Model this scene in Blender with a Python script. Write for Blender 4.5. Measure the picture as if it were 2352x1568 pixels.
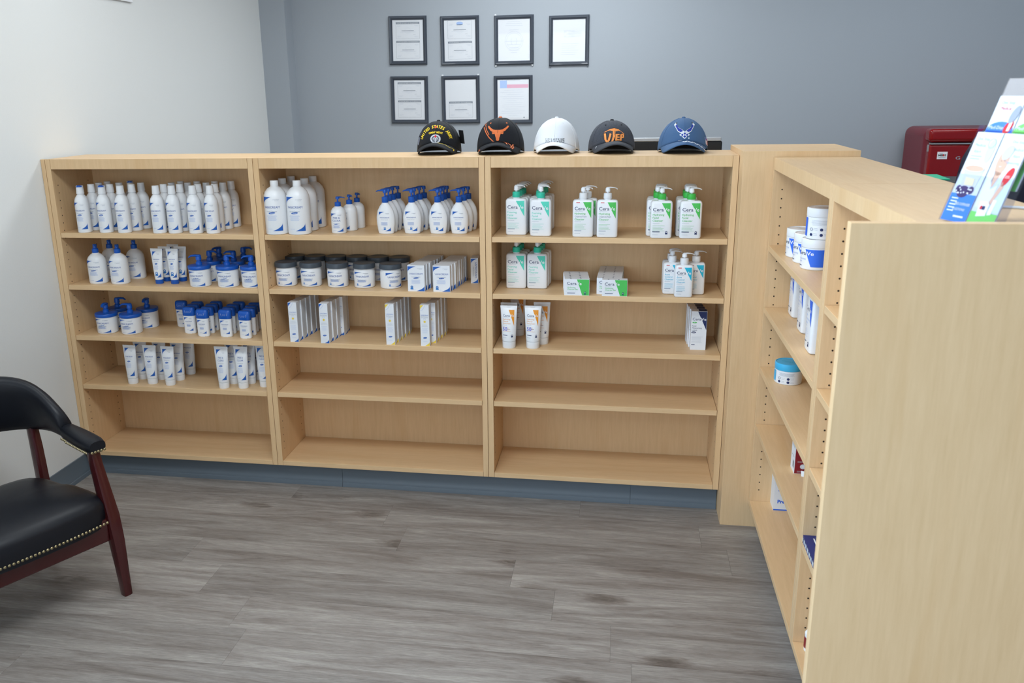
import bpy, bmesh, math, random
from mathutils import Vector, Matrix
random.seed(7)
for o in list(bpy.data.objects): bpy.data.objects.remove(o, do_unlink=True)
SC = bpy.context.scene
COL = SC.collection
PI = math.pi

# ------------------------------------------------------------------ camera
cam_d = bpy.data.cameras.new('camera'); cam = bpy.data.objects.new('camera', cam_d); COL.objects.link(cam)
yaw, pitch, roll = -.1737, -.2708, -.0187
cy_, sy_, cp_, sp_ = math.cos(yaw), math.sin(yaw), math.cos(pitch), math.sin(pitch)
fwd = Vector((sy_*cp_, cy_*cp_, sp_)); rgt = Vector((cy_, -sy_, 0)); up = rgt.cross(fwd)
r2 = rgt*math.cos(roll)+up*math.sin(roll); u2 = -rgt*math.sin(roll)+up*math.cos(roll)
cam.matrix_world = Matrix(((r2.x, u2.x, -fwd.x, 2.3318), (r2.y, u2.y, -fwd.y, -3.2095), (r2.z, u2.z, -fwd.z, 1.6231), (0, 0, 0, 1)))
cam_d.sensor_width = 36; cam_d.lens = 1975.37*36/2352
cam_d.shift_x = (1176-1083.70)/2352; cam_d.shift_y = (761.22-784)/2352
cam_d.clip_start = .05; cam_d.clip_end = 100
cam_d.dof.use_dof = True; cam_d.dof.focus_distance = 3.35; cam_d.dof.aperture_fstop = 6.3
SC.camera = cam

# ------------------------------------------------------------------ light
SC.view_settings.view_transform = 'Standard'; SC.view_settings.look = 'None'
SC.view_settings.gamma = 1; SC.view_settings.use_curve_mapping = False
SC.view_settings.exposure = 0.0
world = bpy.data.worlds.new('world'); SC.world = world; world.use_nodes = True
bg = world.node_tree.nodes['Background']; bg.inputs['Color'].default_value = (.72, .86, 1, 1); bg.inputs['Strength'].default_value = 1.0

def area(name, loc, rot, sx, sy, power, color, spread=180):
    d = bpy.data.lights.new(name, 'AREA'); d.shape = 'RECTANGLE'; d.size = sx; d.size_y = sy; d.energy = power; d.color = color
    d.spread = math.radians(spread)
    o = bpy.data.objects.new(name, d); COL.objects.link(o); o.location = loc; o.rotation_euler = rot
    return o
# daylight entering by the shop windows: the side glazing nearer the street and the front glazing behind the camera
area('daylight_side', (.06, -3.05, 1.45), (0, -PI/2, 0), 2.1, 1.9, 66, (.48, .73, 1.0), 128)
area('daylight_front', (1.7, -5.92, 1.45), (PI/2, 0, 0), 3.1, 2.1, 36, (.84, .93, 1.0))
# ceiling fixtures, the last added to brighten the white wall (diffusers are built further down)
TROFFERS = [(1.95, 1.45), (4.1, 1.1), (1.65, -1.75), (4.6, -1.75), (2.1, -4.4), (4.6, -4.4), (1.05, .0)]
for i, (x, y) in enumerate(TROFFERS): area('troffer_lamp', (x, y, 2.735), (0, 0, 0), 1.15, .56, (28, 10, 27, 3, 0.6, 0.6, 6)[i], (.90, .965, 1.0))

# ------------------------------------------------------------------ materials
def mat(name, color, rough=.5, metal=0., spec=.5, coat=0., trans=0., ior=1.45, bump=None, emit=None):
    m = bpy.data.materials.new(name); m.use_nodes = True
    b = m.node_tree.nodes['Principled BSDF']
    b.inputs['Base Color'].default_value = (*color, 1); b.inputs['Roughness'].default_value = rough
    b.inputs['Metallic'].default_value = metal; b.inputs['Specular IOR Level'].default_value = spec
    b.inputs['Coat Weight'].default_value = coat; b.inputs['Transmission Weight'].default_value = trans; b.inputs['IOR'].default_value = ior
    if emit: b.inputs['Emission Color'].default_value = (*emit[0], 1); b.inputs['Emission Strength'].default_value = emit[1]
    nt = m.node_tree
    if bump:
        sc, st, dist = bump
        tc = nt.nodes.new('ShaderNodeTexCoord'); n = nt.nodes.new('ShaderNodeTexNoise'); n.inputs['Scale'].default_value = sc; n.inputs['Detail'].default_value = 4
        bp = nt.nodes.new('ShaderNodeBump'); bp.inputs['Strength'].default_value = st; bp.inputs['Distance'].default_value = dist
        nt.links.new(tc.outputs['Object'], n.inputs['Vector']); nt.links.new(n.outputs['Fac'], bp.inputs['Height']); nt.links.new(bp.outputs['Normal'], b.inputs['Normal'])
    return m

def wood(name, scale, c1, c2, c3, rough=.42):
    """laminate with fine straight grain; scale stretches the noise along the grain"""
    m = bpy.data.materials.new(name); m.use_nodes = True; nt = m.node_tree; N = nt.nodes; L = nt.links
    b = N['Principled BSDF']; b.inputs['Roughness'].default_value = rough; b.inputs['Specular IOR Level'].default_value = .35
    tc = N.new('ShaderNodeTexCoord'); mp = N.new('ShaderNodeMapping'); mp.inputs['Scale'].default_value = scale
    oi = N.new('ShaderNodeObjectInfo'); mul = N.new('ShaderNodeMath'); mul.operation = 'MULTIPLY'; mul.inputs[1].default_value = 37.
    L.new(oi.outputs['Random'], mul.inputs[0]); L.new(tc.outputs['Object'], mp.inputs['Vector'])
    ad = N.new('ShaderNodeVectorMath'); ad.operation = 'ADD'; L.new(mp.outputs['Vector'], ad.inputs[0]); L.new(mul.outputs[0], ad.inputs[1])
    n1 = N.new('ShaderNodeTexNoise'); n1.inputs['Scale'].default_value = 1; n1.inputs['Detail'].default_value = 6; n1.inputs['Roughness'].default_value = .65; n1.inputs['Distortion'].default_value = .15
    n2 = N.new('ShaderNodeTexNoise'); n2.inputs['Scale'].default_value = .10; n2.inputs['Detail'].default_value = 3; n2.inputs['Distortion'].default_value = 1.2
    L.new(ad.outputs[0], n1.inputs['Vector']); L.new(ad.outputs[0], n2.inputs['Vector'])
    r1 = N.new('ShaderNodeValToRGB'); e = r1.color_ramp.elements
    e[0].position = .32; e[0].color = (*c2, 1); e[1].position = .68; e[1].color = (*c1, 1)
    L.new(n1.outputs['Fac'], r1.inputs['Fac'])
    r2_ = N.new('ShaderNodeValToRGB'); e = r2_.color_ramp.elements; e[0].position = .52; e[0].color = (0, 0, 0, 1); e[1].position = .74; e[1].color = (.55, .55, .55, 1)
    L.new(n2.outputs['Fac'], r2_.inputs['Fac'])
    mx = N.new('ShaderNodeMix'); mx.data_type = 'RGBA'; L.new(r2_.outputs['Color'], mx.inputs['Factor']); L.new(r1.outputs['Color'], mx.inputs['A']); mx.inputs['B'].default_value = (*c3, 1)
    L.new(mx.outputs['Result'], b.inputs['Base Color'])
    return m
MC1, MC2, MC3 = (.775, .535, .305), (.710, .477, .258), (.680, .425, .205)
MAPLE_V = wood('maple_grain_up', (95, 95, 7), MC1, MC2, MC3)
MAPLE_H = wood('maple_grain_along', (7, 95, 95), MC1, MC2, MC3)
MAPLE_E = wood('maple_edge_band', (14, 14, 14), (.66, .50, .31), (.60, .44, .25), MC3)
PEG = mat('peg_hole', (.03, .015, .008), .9)
METAL_PEG = mat('peg_metal', (.35, .5, .48), .3, .6)

def plank_mat():
    m = bpy.data.materials.new('vinyl_plank'); m.use_nodes = True; nt = m.node_tree; N = nt.nodes; L = nt.links
    b = N['Principled BSDF']; b.inputs['Roughness'].default_value = .44; b.inputs['Specular IOR Level'].default_value = .4
    tc = N.new('ShaderNodeTexCoord'); oi = N.new('ShaderNodeObjectInfo')
    ml = N.new('ShaderNodeMath'); ml.operation = 'MULTIPLY'; ml.inputs[1].default_value = 91.; L.new(oi.outputs['Random'], ml.inputs[0])
    def mapped(s):
        mp = N.new('ShaderNodeMapping'); mp.inputs['Scale'].default_value = s; L.new(tc.outputs['Object'], mp.inputs['Vector'])
        a = N.new('ShaderNodeVectorMath'); a.operation = 'ADD'; L.new(mp.outputs['Vector'], a.inputs[0]); L.new(ml.outputs[0], a.inputs[1]); return a
    def noise(s, det, dist, rg=.6):
        n = N.new('ShaderNodeTexNoise'); n.inputs['Scale'].default_value = 1; n.inputs['Detail'].default_value = det; n.inputs['Distortion'].default_value = dist; n.inputs['Roughness'].default_value = rg
        L.new(mapped(s).outputs[0], n.inputs['Vector']); return n
    def ramp(src, stops):
        r = N.new('ShaderNodeValToRGB'); e = r.color_ramp.elements
        e[0].position, e[0].color = stops[0][0], (*stops[0][1], 1); e[1].position, e[1].color = stops[-1][0], (*stops[-1][1], 1)
        for p, c in stops[1:-1]:
            k = e.new(p); k.color = (*c, 1)
        L.new(src, r.inputs['Fac']); return r
    broad = noise((1.8, 20, 1), 7, .8, .68)
    fine = noise((16, 260, 1), 6, .3, .8)
    r1 = ramp(broad.outputs['Fac'], [(.30, (.165, .137, .118)), (.44, (.245, .214, .192)), (.55, (.300, .270, .245)), (.70, (.395, .362, .325))])
    r2 = ramp(fine.outputs['Fac'], [(.34, (.70, .69, .69)), (.66, (1.20, 1.20, 1.20))])
    mx = N.new('ShaderNodeMix'); mx.data_type = 'RGBA'; mx.blend_type = 'MULTIPLY'; mx.inputs['Factor'].default_value = 1
    L.new(r1.outputs['Color'], mx.inputs['A']); L.new(r2.outputs['Color'], mx.inputs['B'])
    kn = N.new('ShaderNodeTexVoronoi'); kn.feature = 'F1'; kn.inputs['Scale'].default_value = 1
    dn = noise((12, 55, 1), 4, 1.0); vm = N.new('ShaderNodeVectorMath'); vm.operation = 'SCALE'; vm.inputs['Scale'].default_value = .30; L.new(dn.outputs['Color'], vm.inputs[0])
    va = N.new('ShaderNodeVectorMath'); va.operation = 'ADD'; L.new(mapped((1.9, 4.9, 1)).outputs[0], va.inputs[0]); L.new(vm.outputs[0], va.inputs[1]); L.new(va.outputs[0], kn.inputs['Vector'])
    r3 = ramp(kn.outputs['Distance'], [(.05, (.34, .30, .27)), (.11, (.64, .60, .58)), (.18, (1, 1, 1))])
    mx2 = N.new('ShaderNodeMix'); mx2.data_type = 'RGBA'; mx2.blend_type = 'MULTIPLY'; mx2.inputs['Factor'].default_value = .8
    L.new(mx.outputs['Result'], mx2.inputs['A']); L.new(r3.outputs['Color'], mx2.inputs['B'])
    # overall tone of each plank
    r4 = N.new('ShaderNodeMapRange'); r4.inputs['To Min'].default_value = .88; r4.inputs['To Max'].default_value = 1.10; L.new(oi.outputs['Random'], r4.inputs['Value'])
    mx3 = N.new('ShaderNodeVectorMath'); mx3.operation = 'SCALE'; L.new(mx2.outputs['Result'], mx3.inputs[0]); L.new(r4.outputs['Result'], mx3.inputs['Scale'])
    L.new(mx3.outputs[0], b.inputs['Base Color'])
    bp = N.new('ShaderNodeBump'); bp.inputs['Strength'].default_value = .25; bp.inputs['Distance'].default_value = .0006
    L.new(fine.outputs['Fac'], bp.inputs['Height']); L.new(bp.outputs['Normal'], b.inputs['Normal'])
    return m
PLANK = plank_mat()
SUBFLOOR = mat('subfloor', (.12, .11, .10), .9)
WALL_W = mat('wall_white_paint', (.74, .75, .74), .7, bump=(160, .25, .001))
WALL_G = mat('wall_gray_paint', (.355, .388, .430), .65, bump=(160, .25, .001))
CEIL = mat('ceiling_tile', (.78, .78, .76), .9, bump=(220, .5, .002))
GRID = mat('ceiling_grid', (.8, .8, .8), .5)
COVE = mat('cove_base_gray', (.120, .148, .176), .45)
ALU = mat('aluminium', (.55, .56, .58), .35, .9)
WHITE = mat('white_plastic', (.84, .85, .87), .32)
WHITE_M = mat('white_matte', (.85, .86, .87), .6)
CARTON = mat('white_carton', (.80, .82, .86), .55)
BLUE = mat('label_blue', (.012, .110, .46), .45)
BLUE_C = mat('blue_plastic', (.008, .095, .46), .3)
BLUE_T = mat('blue_print_light', (.36, .47, .76), .5); TXT = mat('blue_lettering', (.060, .125, .40), .5)
NAVY = mat('navy_print', (.012, .025, .11), .5)
INK = mat('gray_print', (.33, .37, .45), .6)
DGRAY = mat('slate_lid_plastic', (.060, .075, .095), .38)
MINT = mat('mint_plastic', (.040, .56, .38), .35)
MINT_L = mat('mint_print', (.10, .66, .50), .5)
GREEN = mat('green_plastic', (.055, .49, .075), .35)
GREEN_L = mat('green_print', (.075, .52, .10), .5)
CYAN = mat('cyan_print', (.015, .46, .66), .5)
CYAN_C = mat('cyan_plastic', (.060, .46, .78), .35)
ORANGE = mat('orange_print', (.80, .30, .02), .5)
YELLOW = mat('yellow_print', (.85, .62, .05), .5)
RBLUE = mat('royal_blue_print', (.03, .14, .72), .5)
RED_P = mat('red_print', (.62, .03, .04), .5)
MAROON = mat('maroon_print', (.24, .008, .018), .5)
BLACK = mat('black_print', (.01, .01, .012), .5)
LGRAY = mat('light_gray_print', (.55, .58, .62), .6)

def facing(nt, top):
    """reflectance that rises towards grazing view, the same from both sides of a sheet"""
    lw = nt.nodes.new('ShaderNodeLayerWeight'); lw.inputs['Blend'].default_value = .5
    p = nt.nodes.new('ShaderNodeMath'); p.operation = 'POWER'; p.inputs[1].default_value = 5; nt.links.new(lw.outputs['Facing'], p.inputs[0])
    q = nt.nodes.new('ShaderNodeMath'); q.operation = 'MULTIPLY_ADD'; q.inputs[1].default_value = top; q.inputs[2].default_value = .05; nt.links.new(p.outputs[0], q.inputs[0])
    return q

# ------------------------------------------------------------------ mesh helpers
class MB:
    def __init__(s): s.v, s.f, s.m, s.mats = [], [], [], []
    def mi(s, m):
        if m not in s.mats: s.mats.append(m)
        return s.mats.index(m)
    def add(s, vs, fs, m):
        k = len(s.v); i = s.mi(m); s.v += [tuple(v) for v in vs]
        for f in fs: s.f.append(tuple(a+k for a in f)); s.m.append(i)
    def box(s, x0, x1, y0, y1, z0, z1, m):
        s.add([(x0, y0, z0), (x1, y0, z0), (x1, y1, z0), (x0, y1, z0), (x0, y0, z1), (x1, y0, z1), (x1, y1, z1), (x0, y1, z1)],
              [(3, 2, 1, 0), (4, 5, 6, 7), (0, 1, 5, 4), (1, 2, 6, 5), (2, 3, 7, 6), (3, 0, 4, 7)], m)
    def loft(s, rings, m, seg=24, cap=(True, True), rot=0.):
        """rings: (z, a, b, n, cx, cy)"""
        vs, fs = [], []
        for r in rings:
            z, a, b = r[0], r[1], r[2]; n = r[3] if len(r) > 3 else 2; cx = r[4] if len(r) > 4 else 0; cy = r[5] if len(r) > 5 else 0
            for i in range(seg):
                t = 2*PI*i/seg+rot; c, q = math.cos(t), math.sin(t)
                vs.append((cx+a*math.copysign(abs(c)**(2/n), c), cy+b*math.copysign(abs(q)**(2/n), q), z))
        for k in range(len(rings)-1):
            for i in range(seg):
                j = (i+1) % seg; fs.append((k*seg+i, k*seg+j, (k+1)*seg+j, (k+1)*seg+i))
        if cap[0]: fs.append(tuple(range(seg-1, -1, -1)))
        if cap[1]: fs.append(tuple((len(rings)-1)*seg+i for i in range(seg)))
        s.add(vs, fs, m)
    def tube(s, pts, rad, m, seg=8, flat=1., caps=True, upv=None):
        """sweep an ellipse; rad scalar or list; flat = height/width"""
        pts = [Vector(p) for p in pts]; n = len(pts); vs, fs = [], []
        rad = rad if isinstance(rad, (list, tuple)) else [rad]*n
        for k, p in enumerate(pts):
            t = (pts[min(k+1, n-1)]-pts[max(k-1, 0)]).normalized()
            u = Vector(upv) if upv else Vector((0, 0, 1))
            if abs(t.dot(u)) > .97: u = Vector((0, 1, 0))
            sd = t.cross(u).normalized(); w = sd.cross(t).normalized()
            for i in range(seg):
                a = 2*PI*i/seg; vs.append(p+sd*(rad[k]*math.cos(a))+w*(rad[k]*flat*math.sin(a)))
        for k in range(n-1):
            for i in range(seg):
                j = (i+1) % seg; fs.append((k*seg+i, k*seg+j, (k+1)*seg+j, (k+1)*seg+i))
        if caps: fs.append(tuple(range(seg-1, -1, -1))); fs.append(tuple((n-1)*seg+i for i in range(seg)))
        s.add(vs, fs, m)
    def sections(s, secs, m, caps=True, closed=True):
        """join equal-length loops of points"""
        n = len(secs[0]); vs = [p for c in secs for p in c]; fs = []
        for k in range(len(secs)-1):
            for i in range(n if closed else n-1):
                j = (i+1) % n; fs.append((k*n+i, k*n+j, (k+1)*n+j, (k+1)*n+i))
        if caps: fs.append(tuple(range(n-1, -1, -1))); fs.append(tuple((len(secs)-1)*n+i for i in range(n)))
        s.add(vs, fs, m)
    def grid(s, fn, nu, nv, m):
        vs = [fn(i/nu, j/nv) for j in range(nv+1) for i in range(nu+1)]
        s.add(vs, [(j*(nu+1)+i, j*(nu+1)+i+1, (j+1)*(nu+1)+i+1, (j+1)*(nu+1)+i) for j in range(nv) for i in range(nu)], m)
    # flat print laid on a surface function S(u, v) -> point
    def print_tris(s, S, verts, faces, m): s.add([S(u, v) for u, v in verts], faces, m)
    def region(s, S, f0, f1, v0, v1, m, nu=4, nv=6):
        s.grid(lambda a, b: S(f0(v0+(v1-v0)*b)*(1-a)+f1(v0+(v1-v0)*b)*a, v0+(v1-v0)*b), nu, nv, m)
    def rect(s, S, u0, u1, v0, v1, m, nu=None):
        nu = nu or max(1, int(abs(u1-u0)/.004)); s.region(S, lambda v: u0, lambda v: u1, v0, v1, m, nu, 1)
    def ell(s, S, cu, cv, ru, rv, m, seg=16, tilt=0.):
        vs = [(cu, cv)]
        for i in range(seg):
            a = 2*PI*i/seg; x, y = ru*math.cos(a), rv*math.sin(a)
            vs.append((cu+x*math.cos(tilt)-y*math.sin(tilt), cv+x*math.sin(tilt)+y*math.cos(tilt)))
        s.print_tris(S, vs, [(0, i+1, (i+1) % seg+1) for i in range(seg)], m)
    def ringp(s, S, cu, cv, r, w, m, seg=24, ry=None):
        ry = ry or r
        vs = [(cu+(r-w*k)*math.cos(2*PI*i/seg), cv+(ry-w*k)*math.sin(2*PI*i/seg)) for i in range(seg) for k in (0, 1)]
        s.print_tris(S, vs, [(2*i, 2*((i+1) % seg), 2*((i+1) % seg)+1, 2*i+1) for i in range(seg)], m)
    def poly(s, S, pts, m):
        """convex-ish polygon as a fan"""
        cu = sum(p[0] for p in pts)/len(pts); cv = sum(p[1] for p in pts)/len(pts); n = len(pts)
        s.print_tris(S, [(cu, cv)]+list(pts), [(0, i+1, (i+1) % n+1) for i in range(n)], m)
    def line(s, S, pts, w, m):
        for (x0, y0), (x1, y1) in zip(pts[:-1], pts[1:]):
            d = math.hypot(x1-x0, y1-y0) or 1; nx, ny = -(y1-y0)/d*w/2, (x1-x0)/d*w/2
            n = max(1, int(d/.01)); vs = []
            for k in range(n+1):
                t = k/n; vs += [(x0+(x1-x0)*t-nx, y0+(y1-y0)*t-ny), (x0+(x1-x0)*t+nx, y0+(y1-y0)*t+ny)]
            s.print_tris(S, vs, [(2*k, 2*k+2, 2*k+3, 2*k+1) for k in range(n)], m)
    def text(s, S, txt, cu, cv, size, m, align='C', bold=0., width=None, warp=None):
        vs, fs = text_tris(txt, bold)
        x0 = min(p[0] for p in vs); x1 = max(p[0] for p in vs); sx = size
        if width: sx = width/(x1-x0)
        off = {'C': (x0+x1)/2, 'L': x0, 'R': x1}[align]
        if warp: s.print_tris(S, [warp((x-off)*sx, y*size) for x, y in vs], fs, m)
        else: s.print_tris(S, [(cu+(x-off)*sx, cv+(y-.35)*size) for x, y in vs], fs, m)
    def mesh(s, name, smooth=40, flip=False):
        me = bpy.data.meshes.new(name); me.from_pydata(s.v, [], s.f)
        for m in s.mats: me.materials.append(m)
        me.polygons.foreach_set('material_index', s.m)
        me.update()
        if smooth:
            me.polygons.foreach_set('use_smooth', [True]*len(me.polygons)); me.set_sharp_from_angle(angle=math.radians(smooth))
        me.update(); return me
    def build(s, name, parent=None, smooth=40, bevel=0., loc=None, **kw):
        o = bpy.data.objects.new(name, s.mesh(name, smooth)); COL.objects.link(o)
        if parent: o.parent = parent
        if loc: o.location = loc
        if bevel:
            b = o.modifiers.new('bevel', 'BEVEL'); b.width = bevel; b.segments = 8 if bevel > .01 else 2; b.limit_method = 'ANGLE'; b.angle_limit = math.radians(35)
        for k, v in kw.items(): o[k] = v
        return o
_tc = {}
def text_tris(txt, bold=0.):
    key = (txt, bold)
    if key not in _tc:
        c = bpy.data.curves.new('t', 'FONT'); c.body = txt; c.size = 1; c.resolution_u = 2; c.offset = bold; c.fill_mode = 'FRONT'
        o = bpy.data.objects.new('t', c); COL.objects.link(o)
        dg = bpy.context.evaluated_depsgraph_get(); me = bpy.data.meshes.new_from_object(o.evaluated_get(dg))
        _tc[key] = ([(v.co.x, v.co.y) for v in me.vertices], [tuple(p.vertices) for p in me.polygons])
        bpy.data.objects.remove(o); bpy.data.curves.remove(c); bpy.data.meshes.remove(me)
    return _tc[key]
def empty(name, loc=(0, 0, 0), rz=0., label=None, category=None, group=None, kind=None):
    o = bpy.data.objects.new(name, None); COL.objects.link(o); o.location = loc; o.rotation_euler = (0, 0, rz); o.empty_display_size = .05
    return tag(o, label, category, group, kind)
def tag(o, label=None, category=None, group=None, kind=None):
    for k, v in (('label', label), ('category', category), ('group', group), ('kind', kind)):
        if v: o[k] = v
    return o
KIDS = {}
def kids(o):
    if o.name not in KIDS: KIDS[o.name] = list(o.children)
    return KIDS[o.name]
def dup(root, loc, rz, label, group=None):
    r = root.copy(); COL.objects.link(r); r.location = loc; r.rotation_euler = (0, 0, rz); r['label'] = label
    if group: r['group'] = group
    for ch in kids(root):
        c = ch.copy(); COL.objects.link(c); c.parent = r
        for g in kids(ch):
            d = g.copy(); COL.objects.link(d); d.parent = c
    return r
def structure(name, mb, parent=None, smooth=0, **kw):
    o = mb.build(name, parent, smooth)
    o['kind'] = 'structure'; return o

# ------------------------------------------------------------------ room shell
GY = 2.50      # gray back wall
X1, Y0, CZ = 6.2, -6.0, 2.75
m = MB(); m.box(-.2, X1+.1, Y0-.1, GY+.3, -.12, -.006, SUBFLOOR)
floor = structure('floor', m)
# planks: 178 mm wide rows running left to right; the joints the photo shows come first
PW = .1775
rows_j = {0: [1.448, 2.66], 1: [1.549, 2.747], 2: [.792, 1.995], 3: [.951, 2.150], 4: [1.138, 2.338], 5: [1.201, 2.400]}
pl_n = 0; pcache = {}
ytop = -.108+PW
row = -1
y = ytop
def plank_mesh(L):
    k = round(L, 3)
    if k not in pcache:
        g = .00025; m = MB(); m.box(g, L-g, -PW+g, -g, -.006, 0, PLANK); pcache[k] = m.mesh('plank', 0)
    return pcache[k]
rng = random.Random(3)
for r_i in range(-13, 33):
    ya = -.108-r_i*PW
    if ya-PW < Y0: break
    if ya > GY: continue
    js = rows_j.get(r_i)
    x = (js[0] if js else rng.uniform(0, 1.2)); ends = []
    while x > 0: x -= 1.2
    xs = [0.]; x += 1.2
    if js:
        xs += [j for j in js]; x = js[-1]+1.2
    while x < X1-.02:
        if x > xs[-1]+.05: xs.append(x)
        x += 1.2
    xs.append(X1)
    for a, b in zip(xs[:-1], xs[1:]):
        if r_i < 0 and a > 5: continue
        if b-a < .02: continue
        o = bpy.data.objects.new('floor_plank', plank_mesh(b-a)); COL.objects.link(o); o.location = (a, ya, 0); o.parent = floor

m = MB(); m.box(-.15, 0, Y0, -4.05, 0, CZ, WALL_W); m.box(-.15, 0, -4.05, -2.05, 0, .35, WALL_W); m.box(-.15, 0, -4.05, -2.05, 2.55, CZ, WALL_W); m.box(-.15, 0, -2.05, 2.37, 0, CZ, WALL_W)
structure('wall_left', m)
m = MB(); m.box(-.15, .172, 2.37, GY+.15, 0, CZ, WALL_G); m.box(.172, X1, GY, GY+.15, 0, CZ, WALL_G)
structure('wall_back', m)
m = MB(); m.box(X1, X1+.15, Y0, GY+.15, 0, CZ, WALL_G); structure('wall_right', m)
m = MB(); m.box(-.15, .15, Y0-.15, Y0, 0, CZ, WALL_W); m.box(3.3, X1+.15, Y0-.15, Y0, 0, CZ, WALL_W); m.box(.15, 3.3, Y0-.15, Y0, 0, .3, WALL_W); m.box(.15, 3.3, Y0-.15, Y0, 2.55, CZ, WALL_W)
structure('wall_front', m)
m = MB(); m.box(-.15, X1+.15, Y0-.15, GY+.15, CZ, CZ+.1, CEIL); structure('ceiling', m)
GLASS = mat('window_glass', (1, 1, 1), .02, trans=1., ior=1.45)
def window(name, pts_fn, L, z0, z1, n):
    e = empty(name, kind='structure')
    def bx(mb, a, b, c, d, mm, t=.04):
        p0 = pts_fn(a, -t); p1 = pts_fn(b, t); mb.box(min(p0[0], p1[0]), max(p0[0], p1[0]), min(p0[1], p1[1]), max(p0[1], p1[1]), c, d, mm)
    f = MB()
    bx(f, 0, L, z0, z0+.05, ALU); bx(f, 0, L, z1-.05, z1, ALU)
    for k in range(n+1): c = L*k/n; bx(f, max(0, c-.025), min(L, c+.025), z0+.05, z1-.05, ALU)
    fo = f.build('window_frame', e, 0)
    return e
window('window_1', lambda a, t: (-.08+t, -4.05+a), 2.0, .35, 2.55, 2)
window('window_2', lambda a, t: (.15+a, Y0-.08+t), 3.15, .3, 2.55, 3)
# ceiling lights: recessed troffers, plus one added to light the white wall
TROF = mat('troffer_diffuser', (.9, .9, .9), .5, emit=((.90, .965, 1.0), 4))
for i, (x, y) in enumerate(TROFFERS):
    names = ['above the gray back wall end near the white wall', 'above the red fridge', 'above the shelf aisle near the white wall', 'above the end panel', 'behind the camera by the side window', 'behind the camera away from the side window', 'added to brighten the white wall, above the bookcase beside it']
    e = empty('ceiling_light', (x, y, CZ), 0, 'recessed long ceiling light '+names[i], 'light', 'ceiling lights')
    m = MB()
    for a in ((-.61, .61, -.31, -.29), (-.61, .61, .29, .31), (-.61, -.59, -.29, .29), (.59, .61, -.29, .29)): m.box(*a, -.012, -.001, GRID)
    m.build('frame', e, 0); m = MB(); m.box(-.589, .589, -.289, .289, -.009, -.002, TROF); m.build('diffuser', e, 0)
# cove base
def cove_strip(L):
    m = MB(); prof = [(0, .1), (-.003, .098), (-.004, .034), (-.006, .03), (-.007, .018), (-.010, .016), (-.013, .003), (-.013, 0), (0, 0)]
    m.sections([[(x, p[0], p[1]) for p in prof] for x in (0, L)], COVE); return m
TK = .044
e = empty('baseboard_back', (0, TK, 0), kind='structure')
for a, b in ((.005, 1.185), (1.186, 2.402), (2.403, 2.740)):
    cove_strip(b-a).build('cove_strip', e, 30, loc=(a, 0, 0))
e = empty('baseboard_left', (0, -2.4, 0), PI/2, kind='structure')
for a, b in ((0, 1.2), (1.201, 2.43)):
    o = cove_strip(b-a).build('cove_strip', e, 30, loc=(a, 0, 0))

# ------------------------------------------------------------------ shelving
H, ZB, T = 1.393, .100, .019
SHELF_Z = [1.093, .872, .651, .430]
def bookcase(name, origin, rz, W, D, label, left_extra=0., left_face=.019, right_face=.019, kick=True, z_top=H, holes=True, metal_peg=False):
    e = empty(name, origin, rz, label, 'bookcase', 'maple bookcases')
    g = .0009
    lx = left_extra
    if lx:
        m = MB(); m.box(g, lx-g, 0, .02, ZB, H, MAPLE_V); m.build('filler_strip', e, 0, .0008)
    a, b = lx+g, W-g
    la, rb = lx+left_face+.004, W-right_face-.003
    m = MB(); m.box(a, la, 0, D, ZB, H-.001, MAPLE_V); m.build('side_panel', e, 0, .0008)
    m = MB(); m.box(rb, b, 0, D, ZB, H-.001, MAPLE_V); m.build('side_panel', e, 0, .0008)
    m = MB(); m.box(a, b, 0, D, H-.0008, H, MAPLE_H); m.box(la, rb, .0195, D, H-.02, H-.0008, MAPLE_H); m.build('top_panel', e, 0)
    m = MB(); m.box(la+g, rb-g, 0, .019, H-.040, H-.0009, MAPLE_V); m.build('top_rail', e, 0, .0006)
    m = MB(); m.box(la+g, rb-g, 0, D-.008, ZB, ZB+.020, MAPLE_H); m.build('bottom_panel', e, 0, .0008)
    m = MB(); m.box(la, rb, D-.007, D-.001, ZB, H-.02, MAPLE_V); m.build('back_panel', e, 0)
    for z in SHELF_Z:
        m = MB(); m.box(la+.0015, rb-.0015, .0015, D-.009, z-.020, z, MAPLE_H); m.build('shelf', e, 0, .0008)
    if kick:
        m = MB(); m.box(lx, W, TK+.001, TK+.02, 0, ZB-.0005, COVE); m.build('kick_board', e, 0)
    if holes:
        m = MB(); z = H-.107
        while z > ZB+.05:
            if all(not (s-.024 < z < s+.004) for s in SHELF_Z):
                for yy in (.031, D-.045):
                    for x, dx in ((la+.0004, 1), (rb-.0004, -1)):
                        vs = [(x, yy+.0026*math.cos(k*PI/4), z+.0026*math.sin(k*PI/4)) for k in range(8)]
                        m.add(vs, [tuple(range(8))], PEG)
            z -= .0311
        m.build('peg_holes', e, 0, kind='stuff')
    return e
W = .914; D = .285
b1 = bookcase('bookcase', (0, 0, 0), 0, W, D, 'maple bookcase against the white wall, full of white and blue bottles', left_extra=.019)
b2 = bookcase('bookcase', (W, 0, 0), 0, W, D, 'middle maple bookcase of the back row, two empty lower shelves')
b3 = bookcase('bookcase', (2*W, 0, 0), 0, W, D, 'maple bookcase beside the corner post, with green and mint topped bottles')
X2, Xb = 2.842, 3.119
r1 = bookcase('bookcase', (X2, -.0965, 0), -PI/2, .872, Xb-X2, 'maple bookcase at right angles, next to the corner post, holding white jars')
r2b = bookcase('bookcase', (X2, -.9695, 0), -PI/2, .786, Xb-X2, 'maple bookcase at right angles, next to the wide end panel')
m = MB(); HP = H+.020
m.box(2.7425, Xb+.002, -.0955, .2875, 0, HP, MAPLE_V)
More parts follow.
